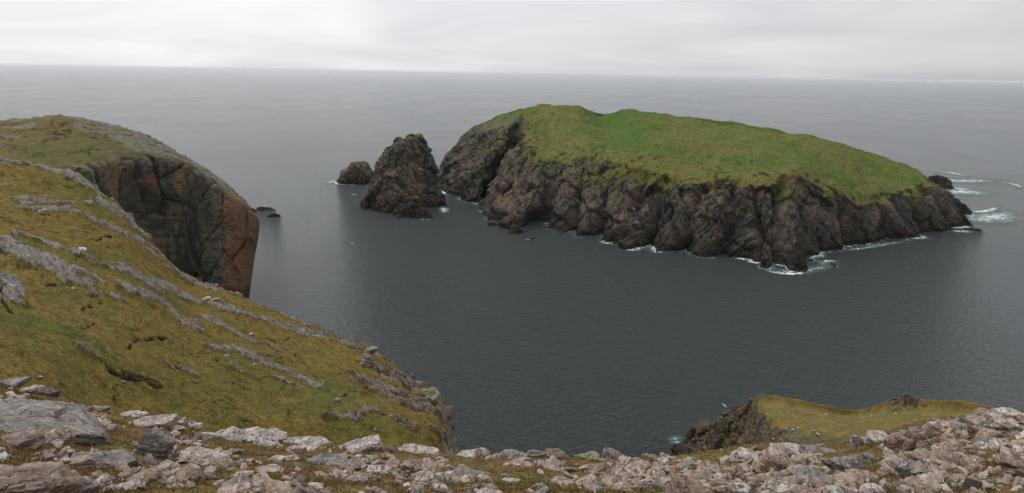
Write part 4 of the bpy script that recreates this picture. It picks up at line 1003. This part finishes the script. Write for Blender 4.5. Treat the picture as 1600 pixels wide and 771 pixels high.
ROCKS = [
 # x0, x1, y0, y1, shape, colour, label, tilt, depth
 (-50,146,612,680,'slab','grey','huge dark grey lichened slab tilting down at the left edge',.30,.62),
 (-12,38,579,606,'boulder','grey','rough grey rock behind the huge tilted slab at the left edge',.2,.7),
 (40,66,596,612,'boulder','pale','pale rounded rock on the brow just past the rough grey one',.1,.8),
 (62,92,598,620,'boulder','grey','grey knobbly rock on the brow above the tilted slab',.3,.7),
 (-8,27,664,677,'shard','rust','bright orange stone under the tilted slab at the left edge',.05,.6),
 (52,106,667,694,'block','pink','pink wedge block lying on the foot of the tilted slab',-.05,.6),
 (-15,60,672,702,'block','brown','brown broken ledge below the orange stone at the left edge',.1,.6),
 (92,137,707,735,'block','pink','squat pinkish cube of rock in the moss at lower left',.05,.8),
 (113,210,698,736,'slab','grey','long grey angular slab right of the squat pinkish cube',.28,.55),
 (108,152,744,775,'block','grey','grey boulder cut by the bottom edge at lower left',.05,.8),
 (64,92,722,752,'block','brown','brown block left of the squat pinkish cube',-.1,.8),
 (92,124,735,758,'block','brown','brownish stone directly below the squat pinkish cube',.15,.8),
 (-30,106,726,780,'slab','brown','broad brownish slab in the bottom left corner',.30,.5),
 (218,264,668,722,'slab','grey','upright grey slab leaning left among the moss',.62,.45),
 (252,284,688,720,'shard','pale','pale pointed slab leaning against the upright grey one',.45,.6),
 (190,270,647,670,'slab','pale','long pale pink slab on the brow at left',.12,.5),
 (128,168,622,642,'slab','pale','small pale slab alone on the brow near the left',.3,.5),
 (194,232,631,647,'block','speck','black and white speckled stone on the left brow',.2,.7),
 (140,165,640,660,'block','rust','rust stained stone at the lower tip of the tilted slab',.1,.8),
 (213,252,733,758,'block','brown','brown block behind the small pink block at lower left',.05,.7),
 (243,278,738,760,'block','pink','small pink block beside a brown one at lower left',0,.8),
 (232,280,720,738,'slab','pale','thin pale slab above the pair of brown and pink blocks',.2,.6),
 (273,298,640,659,'shard','speck','pointed white and black rock on the brow',.3,.7),
 (290,315,656,670,'block','speck','low speckled rock under the pointed one on the brow',.1,.7),
 (333,382,653,676,'block','speck','blocky black speckled rock at the start of the pale ledge',.02,.7),
 (378,416,660,675,'slab','speck','dark speckled slab behind the long pale ledge',.18,.6),
 (345,443,664,690,'slab','pale','long pale ledge rock below the blocky speckled one',.12,.5),
 (398,436,680,702,'block','speck','speckled foot of the long pale ledge',.25,.7),
 (438,523,678,697,'slab','pale','flat whitish slab at the end of the pale ledge on the brow',.03,.45),
 (350,379,694,710,'boulder','grey','small grey boulder with an orange stone in front',.05,.8),
 (352,366,701,709,'boulder','rust','small orange stone before the grey boulder',0,.8),
 (270,358,697,726,'slab','pale','large flat grey-white slab lying in the moss at left',.2,.5),
 (420,443,709,723,'boulder','pale','pale rounded stone left of a twin in the moss',.1,.8),
 (440,466,709,722,'boulder','pale','pale rounded stone right of its twin in the moss',.1,.8),
 (478,552,706,730,'slab','grey','low grey ridge of rock below the brow slab',.1,.5),
 (453,492,694,708,'block','speck','speckled rock between the flat whitish slab and the grey ridge',.15,.7),
 (515,597,683,710,'slab','pale','large pale domed slab on the brow in front of green grass',-.08,.5),
 (268,318,726,757,'block','brown','squarish brown-grey block below the large flat slab',-.05,.8),
 (311,337,735,754,'slab','grey','blue-grey sliver beside the squarish brown-grey block',.4,.6),
 (402,456,749,785,'boulder','pink','rounded pinkish boulder at the bottom edge, left of its neighbour',0,.8),
 (448,500,747,785,'boulder','brown','rounded brown-grey boulder at the bottom edge, between two pinkish ones',.05,.8),
 (342,404,751,785,'block','pink','broken pink rock at the bottom edge',.05,.8),
 (498,524,760,780,'boulder','pink','small pink stone at the bottom edge right of the rounded boulders',0,.8),
 (356,394,735,746,'slab','pale','thin white slab resting on gravel',.02,.6),
 (402,442,726,740,'slab','pale','low pale slab right of the gravel patch',.08,.6),
 (603,617,693,709,'shard','pink','little pink spike of rock on the brow',-.2,.7),
 (612,686,692,710,'slab','pale','long pale slab on the brow before the slope end',.05,.5),
 (713,768,690,716,'boulder','speck','mottled grey rock standing on the brow against the sea',.1,.8),
 (740,768,698,718,'slab','pale','pale wedge leaning on the mottled brow rock',.35,.6),
 (775,824,699,722,'slab','grey','grey slab with a peach top on the brow, left of centre',.08,.5),
 (572,612,723,742,'boulder','speck','pale speckled boulder in a hollow below the brow',.05,.8),
 (542,574,720,737,'block','grey','grey block left of the pale speckled boulder',.1,.8),
 (643,692,716,741,'block','pink','pinkish grey block in the middle of the mossy slope',.1,.75),
 (626,648,722,740,'slab','grey','narrow grey slab leaning on the pinkish grey block',.5,.5),
 (646,688,733,758,'block','pale','pale cracked block below the pinkish grey one',0,.75),
 (693,766,727,756,'boulder','grey','big blue-grey boulder with a pale foot, near the middle',.08,.7),
 (686,712,738,760,'shard','pale','pale wedge between the cracked block and the big blue-grey boulder',-.3,.7),
 (612,633,746,761,'shard','pink','small pink wedge alone in the moss',.1,.8),
 (642,666,759,773,'boulder','grey','small grey boulder near the bottom edge left of the white slab',0,.8),
 (668,702,755,768,'slab','pale','white streaked slab near the bottom edge, centre left',.05,.6),
 (743,784,761,785,'boulder','pale','pale boulder cut by the bottom edge near the centre',0,.8),
 (779,795,738,748,'slab','pale','small bright white stone in the dark moss',.02,.7),
 (820,858,699,718,'slab','grey','grey slab on the brow just right of the centre',.05,.5),
 (852,890,700,720,'block','brown','smooth brown block on the brow right of the grey slab',.05,.6),
 (897,938,697,716,'boulder','lichen','low hump of rock green with lichen on the brow',0,.7),
 (832,888,721,735,'slab','grey','flat grey-blue slab below the brow right of centre',.08,.55),
 (806,832,720,731,'slab','pale','small pale slab left of the flat grey-blue one',.05,.6),
 (824,858,750,768,'shard','grey','grey pyramid rock low in the middle',.1,.8),
 (858,898,745,763,'block','pink','pinkish rubble rock right of the grey pyramid',.1,.75),
 (984,1002,705,716,'boulder','rust','orange stained stone set in the strata on the brow',0,.8),
 (1038,1066,723,743,'boulder','rust','round rock with an orange face, right of centre',.1,.8),
 (1022,1048,724,748,'block','speck','whitish broken rock beside the round orange-faced one',.2,.8),
 (1040,1126,742,790,'slab','brown','large red-brown slab at the bottom, right of centre',.22,.55),
 (998,1034,745,767,'block','speck','grey and white crumbling rock left of the large red-brown slab',.1,.75),
 (978,993,755,764,'boulder','rust','small orange stone left of the red-brown slab',0,.8),
 (1143,1187,697,723,'block','pale','whitish pink broken knob on the brow beneath the knoll',.1,.75),
 (1198,1266,688,716,'boulder','pale','layered pale hump on the brow under the knoll',-.05,.6),
 (1252,1312,688,718,'block','grey','grey jointed hump right of the layered pale one',.1,.65),
 (1128,1172,723,760,'shard','pink','upright pinkish slabs split by a dark crack',-.35,.6),
 (1184,1242,706,743,'slab','pink','pink slanting slab below the layered pale hump',.3,.6),
 (1238,1299,725,757,'boulder','grey','smooth grey domed boulder with white spots',.05,.75),
 (1288,1346,706,741,'boulder','grey','large smooth grey boulder with a pale patch at right',-.1,.7),
 (1284,1344,737,769,'slab','pink','pink ribbed slab below the large smooth grey boulder',-.3,.6),
 (1194,1290,756,790,'slab','pink','broad pink ledge at the bottom edge, right of centre',.05,.5),
 (1138,1180,756,780,'slab','speck','grey and white slab at the bottom beside the red-brown one',.05,.6),
 (1332,1354,678,699,'block','grey','upright grey block next to the white quartz one',.05,.75),
 (1355,1398,674,697,'block','pale','bright white quartz block near the knoll turf',.03,.6),
 (1384,1418,673,707,'slab','pink','pinkish slab at the left of the fan of tilted slabs',-.62,.5),
 (1406,1444,667,694,'slab','brown','thick brown slab at the top of the fan of tilted slabs',-.45,.5),
 (1410,1466,669,716,'slab','brown','longest of the tilted slabs fanning up to the right',-.68,.45),
 (1436,1474,682,716,'slab','brown','tilted slab just right of the longest one',-.70,.5),
 (1462,1504,688,712,'block','pink','pink slab at the right foot of the tilted fan',-.4,.6),
 (1448,1494,650,678,'block','pink','craggy pink top above the fan of tilted slabs',-.2,.7),
 (1496,1516,662,678,'block','grey','small grey block right of the craggy pink top',0,.8),
 (1532,1580,643,682,'block','pale','big pale tooth-like boulder below the right skyline',.08,.7),
 (1503,1527,645,664,'block','grey','dark grey block left of the tooth-like boulder',.05,.8),
 (1526,1558,636,652,'block','pink','pink rock on the right skyline above the tooth-like boulder',.1,.7),
 (1556,1600,634,656,'block','pale','pale broken rock on the skyline at the right edge',-.05,.7),
 (1585,1620,645,664,'block','pink','pink rock cut by the right edge below the skyline',.05,.7),
 (1510,1542,694,709,'boulder','grey','low grey boulder in brown grass at right',0,.8),
 (1551,1580,681,697,'boulder','grey','small grey-white boulder in grass near the right edge',.08,.8),
 (1463,1550,710,733,'slab','brown','long low brown-grey slab in the grass at right',.06,.45),
 (1561,1615,714,734,'slab','brown','brown-grey slab running off the right edge',.05,.5),
 (1408,1458,717,752,'block','grey','dark grey angular block below the tilted fan',-.3,.7),
 (1448,1480,726,748,'block','pink','pink-brown block leaning on the dark grey angular one',.15,.8),
 (1438,1482,741,763,'block','pale','pale pink rock under the pink-brown block',.05,.7),
 (1372,1402,728,748,'block','pink','pink block beside the rubble heap at lower right',.2,.8),
 (1326,1372,730,758,'block','pink','heap-like pink rock at lower right',.1,.7),
 (1344,1370,707,728,'block','grey','grey block between the smooth boulder and the tilted fan',.15,.8),
 (1380,1420,713,733,'slab','pale','pale low slab beneath the left of the tilted fan',.12,.6),
 (1376,1398,752,764,'slab','pale','pale loose slab at lower right beside the rubble',.35,.6),
 (1320,1345,760,775,'slab','pale','whitish slab at the bottom edge under the rubble heap',.05,.7),
 (1408,1440,758,775,'block','pale','pale stone at the bottom edge left of the grassy corner',.05,.8),
 (1160,1190,738,756,'block','pink','pink stone between the cracked slabs and the domed boulder',.2,.8),
 (1090,1130,716,738,'block','pink','pink grey rock behind the large red-brown slab',.15,.7),
 (1064,1098,712,730,'block','pale','pale ridge rock on the brow left of the knob',.2,.7),
 (1002,1040,706,724,'slab','brown','thin brown bedded slab right of the orange brow stone',.45,.6),
 (940,984,703,722,'slab','brown','thin brown bedded slab left of the orange brow stone',.4,.6),
 (905,962,722,742,'slab','brown','brownish bedded slab slanting across the slope right of centre',-.3,.55),
 (950,1012,724,750,'slab','pink','pinkish bedded slab slanting beside the brownish one',-.3,.55),
]
for k, (x0, x1, y0, y1, sh, colr, lab, tilt, dep) in enumerate(ROCKS):
    big = (x1 - x0) > 90
    place_rock(x0, x1, y0, y1, sh, colr, lab, 1000 + 13 * k, tilt, dep, 5 if big else 4)

# boulders standing on the slope
SGRID = (SLOPE, SPX, SPY, SVIS)
for k, (x0, x1, y0, y1, sh, colr, lab) in enumerate([
    (568,592,541,562,'boulder','lichen','round greenish boulder perched on the crest of the slope'),
    (563,586,556,578,'boulder','grey','grey boulder just below the round greenish one'),
    (25,42,310,321,'boulder','lichen','greenish pointed boulder high on the slope at left'),
    (39,53,316,325,'boulder','lichen','greenish rounded boulder right of the pointed one'),
    (98,108,276,284,'boulder','grey','grey boulder on the upper bench of the slope'),
    (135,151,452,466,'boulder','brown','round brown boulder beneath the grey outcrop on the slope'),
    (60,72,326,334,'block','pale','pale block on the thin rock band at upper left'),
    (316,330,468,475,'boulder','pale','left of two pale boulders on the slope crest'),
    (330,345,470,477,'boulder','pale','right of two pale boulders on the slope crest'),
    (520,533,627,634,'slab','grey','flat grey stone alone in green turf low on the slope'),
    (133,144,316,322,'slab','pale','flat pale stone on the green bench at upper left'),
    (657,686,608,634,'boulder','lichen','yellow-green lichened knob at the end of the slope')]):
    place_rock(x0, x1, y0, y1, sh, colr, lab, 3000 + 17 * k, 0, .9, 4, SGRID, .3, 'boulder', 'boulders on the slope', name='boulder')

# loose stones: pieces of the ground they lie in, sharing a few meshes
STONES = {c: [rock_mesh('stone', 5000 + 31 * k + 7 * i, (1.0, .8, .5) if k % 2 else (1.0, .7, .32), ('block', 'slab', 'boulder')[k % 3], MATS[c], 2 if c == 'speck' else 3) for k in range(4)] for i, c in enumerate(('pink', 'pale', 'grey', 'brown', 'speck'))}

def scatter_stones(G, px, py, vis, root, C0, n, dens, smin, smax, seed, cols):
    rr = random.Random(seed); flat = G.reshape(-1, 3); fx, fy = px.ravel()[:vis * G.shape[1]], py.ravel()[:vis * G.shape[1]]
    cnt = 0
    while cnt < n:
        x, y, ok = dens(rr)
        if not ok: continue
        i = int(np.argmin((fx - x) ** 2 + (fy - y) ** 2))
        p = flat[i]
        s = smin + (smax - smin) * rr.random() ** 2.6
        c = rr.choice(cols)
        o = obj('stone', rr.choice(STONES[c]), root)
        o.location = Vector(p) - Vector(C0) + Vector((0, 0, s * .08))
        o.scale = (s * rr.uniform(.8, 1.3), s * rr.uniform(.7, 1.1), s * rr.uniform(.6, 1.2))
        o.rotation_euler = (rr.uniform(-.45, .25), rr.uniform(-.35, .35), rr.uniform(0, 6.3))
        cnt += 1

BX = np.array([-40,0,60,130,270,400,560,700,850,1000,1100,1200,1330,1400,1480,1560,1640]); BY = np.array([585,600,615,640,664,692,702,712,714,718,708,700,688,674,660,652,648])
def fg_dens(rr):
    x = rr.uniform(-20, 1620); yb = float(np.interp(x, BX, BY)); y = yb + (775 - yb) * rr.random()
    if x > 1470 and y > 700 and rr.random() < .85: return x, y, False
    if 500 < x < 880 and rr.random() < .55: return x, y, False
    if x < 1000 and rr.random() < .5: return x, y, False
    return x, y, True
scatter_stones(FG, FPX, FPY, FVIS, FG_ROOT, FG_C0, 298, fg_dens, .10, .42, 77, ['pink', 'pink', 'pale', 'pale', 'grey', 'grey', 'brown', 'speck', 'speck'])
def slope_dens(rr):
    k = rr.random()
    if k < .8:
        pix, w = BANDS[rr.randrange(len(BANDS))]; j = rr.randrange(len(pix) - 1); t = rr.random()
        return pix[j][0] + (pix[j+1][0] - pix[j][0]) * t + rr.gauss(0, 12), pix[j][1] + (pix[j+1][1] - pix[j][1]) * t + rr.gauss(0, 9), True
    x = rr.uniform(0, 620); return x, rr.uniform(330, 680), True
scatter_stones(SLOPE, SPX, SPY, SVIS, SLOPE_ROOT, SLOPE_C0, 120, slope_dens, .25, .9, 78, ['pale', 'pale', 'grey', 'speck'])
for k in range(34):
    p = ISLE_SPOTS[RNG.integers(len(ISLE_SPOTS))]; sz = .7 + 1.3 * RNG.random() ** 2
    o = obj('stone', STONES[('pale', 'grey', 'speck')[k % 3]][k % 4], ISLE_ROOT)
    o.location = Vector(p) - Vector((140, 560, 0)); o.scale = (sz, sz * .8, sz * .7); o.rotation_euler = (0, 0, k * 1.7)
kn = bpy.data.objects['knoll']
KST = [(1198,649),(1240,649),(1212,660),(1218,667),(1205,668),(1230,672),(1240,672),(1246,672),(1196,665),(1310,676),(1320,681),(1272,677),(1278,681),(1200,678),(1208,686),(1260,670),(1361,652),(1345,655),(1400,646),(1430,658),(1300,670),(1330,640),(1478,649),(1290,651)]
def k_dens_factory():
    it = iter(KST)
    def f(rr):
        x, y = next(it); return x, y, True
    return f
scatter_stones(KNOLL, KPX, KPY, KNOLL.shape[0], kn, (60, 110, 40.0), len(KST), k_dens_factory(), .35, 1.0, 79, ['pale', 'pale', 'grey'])

# gravel chips between the stones, and the grass and heather: too many to count
def build_chips():
    rr = np.random.default_rng(91); D, T = ICO[2]; D = D[:42] if False else D
    bm = bmesh.new(); bmesh.ops.create_icosphere(bm, subdivisions=1, radius=1.0); D = np.array([v.co[:] for v in bm.verts]); T = np.array([[v.index for v in f.verts] for f in bm.faces]); bm.free()
    R = random.Random(92); Vs, Ts, o0 = [], [], 0
    n = 8500; X = np.array([fg_dens(R)[:2] for _ in range(n)]); tones = []
    fx, fy = FPX[14:FVIS:4, ::4].ravel(), FPY[14:FVIS:4, ::4].ravel(); fl = FG[14:FVIS:4, ::4].reshape(-1, 3)
    patch = fbm(np.stack([X[:, 0] / 130, X[:, 1] / 40, 0 * X[:, 0]], -1), 3, 93) + .25 * sstep(850, 1150, X[:, 0])
    for (x, y), pt in zip(X, patch):
        if pt < .02 + .3 * rr.random(): continue
        p = fl[int(np.argmin((fx - x) ** 2 + (fy - y) ** 2))]
        s = .018 + .085 * rr.random() ** 2.6
        A = np.linalg.qr(rr.normal(size=(3, 3)) * .5 + np.diag([1, 1, 2.0]))[0]
        V = np.sign(D) * np.abs(D) ** .7 * (1 + .3 * rr.normal(size=(len(D), 1)).clip(-1, 1)) * np.array([s * (1 + .6 * rr.random()), s * .8, s * .42])
        Vs.append(V @ A + p + np.array([rr.normal() * .05, rr.normal() * .05, s * .1])); Ts.append(T + o0); o0 += len(D); tones.append(np.full(len(D), rr.random()))
    t = NT('rubble_stone'); P = t.pos; n1 = t.noise(P, 14.0, 4, .7)
    c = t.ramp(t.attr('tone'), [(0, (.12, .11, .10)), (.3, (.24, .175, .14)), (.55, (.30, .25, .215)), (.8, (.28, .19, .145)), (1, (.42, .37, .33))])
    c = t.mix(.8, c, t.ramp(n1, [(.3, (.45, .45, .45)), (.5, (1, 1, 1)), (.7, (1.35, 1.33, 1.3))]), 'MULTIPLY')
    M_RUB = t.done(t.bsdf(c, .85, t.bump(n1, .7, .03), .3))
    obj('gravel', mesh_np('gravel', np.concatenate(Vs), np.concatenate(Ts), M_RUB, {'tone': np.concatenate(tones)}, False), None, 'small angular chips of broken rock scattered through the moss', 'gravel', kind='stuff')
build_chips()

def build_grass():
    t = NT('heath_blades')
    r = t.attr('tone'); 
    c = t.ramp(r, [(0, (0.075, 0.095, 0.020)), (.3, (0.135, 0.125, 0.034)), (.6, (0.215, 0.150, 0.060)), (.85, (0.14, 0.062, 0.028)), (1, (0.30, 0.23, 0.12))])
    mat = t.done(t.bsdf(c, .9, None, .15))
    rr = np.random.default_rng(95)
    sub = FG[sum([6, 10]):FVIS]; nr, nc, _ = sub.shape
    n = 85000
    # even per unit of picture and so denser near; clumped by noise
    ri = rr.integers(0, nr, n * 3); ci = rr.integers(60, nc - 60, n * 3)
    P = sub[ri, ci]
    cl = fbm(P / .55, 3, 801) + .5 * fbm(P / 2.0, 2, 803)
    keep = cl + .35 * rr.normal(size=len(P)) > .02
    P = P[keep][:n]; cl = fbm(P / 1.3, 3, 805); m = len(P)
    P = P + rr.normal(size=P.shape) * np.array([.03, .03, .0])
    h = (.02 + .04 * rr.random(m) ** 1.5) ; w = .006 + .006 * rr.random(m)
    a = rr.random(m) * 6.283; dirv = np.stack([np.cos(a), np.sin(a), 0 * a], -1)
    lean = rr.normal(size=(m, 3)) * .45; lean[:, 2] = 1; lean /= np.linalg.norm(lean, axis=1, keepdims=True)
    V = np.stack([P - dirv * w[:, None] - [0, 0, .012], P + dirv * w[:, None] - [0, 0, .012], P + lean * h[:, None]], 1).reshape(-1, 3)
    T = np.arange(3 * m).reshape(-1, 3)
    tone = np.clip(.52 + 1.0 * cl + .16 * rr.normal(size=m), 0, 1)
    obj('grass', mesh_np('grass', V, T, mat, {'tone': np.repeat(tone, 3)}, False), None, 'short brown and green grass and heather between the foreground rocks', 'grass', kind='stuff')
build_grass()

# ------------------------------------------------------------------ the sheep and the gulls
def skin_body(name, verts, edges, radii, mat, parent, sub=2):
    me = bpy.data.meshes.new(name); me.from_pydata(verts, edges, []); me.update()
    o = bpy.data.objects.new(name, me); COL.objects.link(o)
    md = o.modifiers.new('skin', 'SKIN'); md.use_smooth_shade = True
    for v, r in zip(me.skin_vertices[0].data, radii): v.radius = r if isinstance(r, tuple) else (r, r)
    me.skin_vertices[0].data[0].use_root = True
    s = o.modifiers.new('sub', 'SUBSURF'); s.levels = sub; s.render_levels = sub
    dg = bpy.context.evaluated_depsgraph_get(); ev = o.evaluated_get(dg); m2 = bpy.data.meshes.new_from_object(ev)
    bpy.data.objects.remove(o)
    m2.materials.clear(); m2.materials.append(mat)
    return obj(name, m2, parent)

def plain(name, c, rough=.9):
    t = NT(name); n = t.noise(t.objc, 9.0, 4, .7)
    return t.done(t.bsdf(t.mix(.5, c, t.ramp(n, [(.3, (.6, .6, .6)), (.7, (1.2, 1.2, 1.2))]), 'MULTIPLY'), rough, t.bump(n, .6, .03), .2))

def build_sheep():
    t = NT('fleece'); P = t.objc; n = t.noise(P, 16.0, 4, .7)
    x = t.sep(P)
    mark = t.math('MULTIPLY', t.mr(t.math('ADD', t.math('POWER', t.math('ADD', x[0], -.02), 2), t.math('POWER', t.math('ADD', x[2], -.62), 2)), .030, .018), 1.0)
    leg = t.mr(x[2], .36, .30)
    head = t.mr(x[0], -.52, -.58)
    c = t.mix(n, (.55, .52, .46), (.80, .78, .72))
    c = t.mix(mark, c, (.10, .40, .42))
    c = t.mix(t.math('MAXIMUM', leg, head), c, (.025, .022, .020))
    mat = t.done(t.bsdf(c, .95, t.bump(n, .8, .04), .1))
    p = surf_points(SLOPE, SPX, SPY, [(131, 405)], SVIS)[0]
    root = obj('sheep', None, None, 'white sheep with a dark head and a blue mark standing on the slope', 'sheep', loc=p)
    vs = [(0,0,.62),(.28,0,.64),(.45,0,.60),(-.28,0,.64),(-.44,0,.72),(-.56,0,.88),(-.74,0,.82),
          (.36,.13,.36),(.38,.13,.18),(.37,.13,.0),(.36,-.13,.36),(.38,-.13,.18),(.37,-.13,.0),
          (-.30,.13,.36),(-.30,.13,.18),(-.31,.13,.0),(-.30,-.13,.36),(-.30,-.13,.18),(-.31,-.13,.0),(.55,0,.52)]
    es = [(0,1),(1,2),(0,3),(3,4),(4,5),(5,6),(1,7),(7,8),(8,9),(1,10),(10,11),(11,12),(3,13),(13,14),(14,15),(3,16),(16,17),(17,18),(2,19)]
    rd = [(.27,.25),(.27,.26),(.17,.16),(.25,.23),(.16,.15),(.11,.11),(.065,.06),.10,.04,.04,.10,.04,.04,.10,.04,.04,.10,.04,.04,.05]
    skin_body('body', vs, es, rd, mat, root)
    ear = plain('sheep_ear', (.03, .026, .024))
    for s in (-1, 1):
        bm = bmesh.new(); bmesh.ops.create_cone(bm, cap_ends=True, segments=6, radius1=.035, radius2=.008, depth=.16)
        me = bpy.data.meshes.new('ear'); bm.to_mesh(me); bm.free(); me.materials.append(ear)
        e = obj('ear', me, root); e.location = (-.55, s * .13, .94); e.rotation_euler = (-s * 1.35, 0, 0)
    root.scale = (1.05, 1.05, 1.05); root.rotation_euler = (0, 0, .1)
build_sheep()

def build_gull(px, py, r, label, heading, scale=1.0, bank=.2):
    root = obj('gull', None, None, label, 'gull', 'gulls over the bay', loc=at_r(px, py, r))
    vs = [(0,0,0),(.16,0,.02),(.27,0,.03),(-.18,0,0),(-.30,0,0),(.02,.22,.08),(-.04,.46,.06),(-.12,.64,.0),(.02,-.22,.08),(-.04,-.46,.06),(-.12,-.64,.0)]
    es = [(0,1),(1,2),(0,3),(3,4),(0,5),(5,6),(6,7),(0,8),(8,9),(9,10)]
    rd = [(.08,.08),(.06,.06),(.02,.02),(.05,.05),(.04,.015)] + [(.09,.018),(.06,.014),(.015,.006)] * 2
    skin_body('body', vs, es, rd, M_GULL, root, 1)
    root.rotation_euler = (bank, .05, heading); root.scale = (scale,) * 3
M_GULL = plain('gull_feathers', (.78, .78, .78))
build_gull(1132, 634, 150, 'white gull gliding over dark water left of the knoll', .9, 1.0, .5)
build_gull(550, 381, 330, 'white gull low over the water below the tall sea stack', 2.4, 1.3, .2)
build_gull(990, 326, 395, 'white gull passing in front of the island cliff', .3, 1.3, .3)

# ------------------------------------------------------------------ haze
def build_haze():
    m = bpy.data.materials.new('haze'); m.use_nodes = True; nt = m.node_tree; nt.nodes.clear()
    o = nt.nodes.new('ShaderNodeOutputMaterial'); v = nt.nodes.new('ShaderNodeVolumePrincipled')
    v.inputs['Color'].default_value = (0.93, 0.96, 1.0, 1); v.inputs['Density'].default_value = 0.000014; v.inputs['Anisotropy'].default_value = 0.0
    nt.links.new(v.outputs[0], o.inputs['Volume'])
    s = 61000.0; z0, z1 = -12.0, 104.0
    V = [(-s,-s,z0),(s,-s,z0),(s,s,z0),(-s,s,z0),(-s,-s,z1),(s,-s,z1),(s,s,z1),(-s,s,z1)]
    me = bpy.data.meshes.new('haze'); me.from_pydata(V, [], [(0,3,2,1),(4,5,6,7),(0,1,5,4),(1,2,6,5),(2,3,7,6),(3,0,4,7)]); me.update(); me.materials.append(m)
    obj('haze', me, None, 'thin pale sea haze lightening the far water', 'haze', kind='stuff')
build_haze()
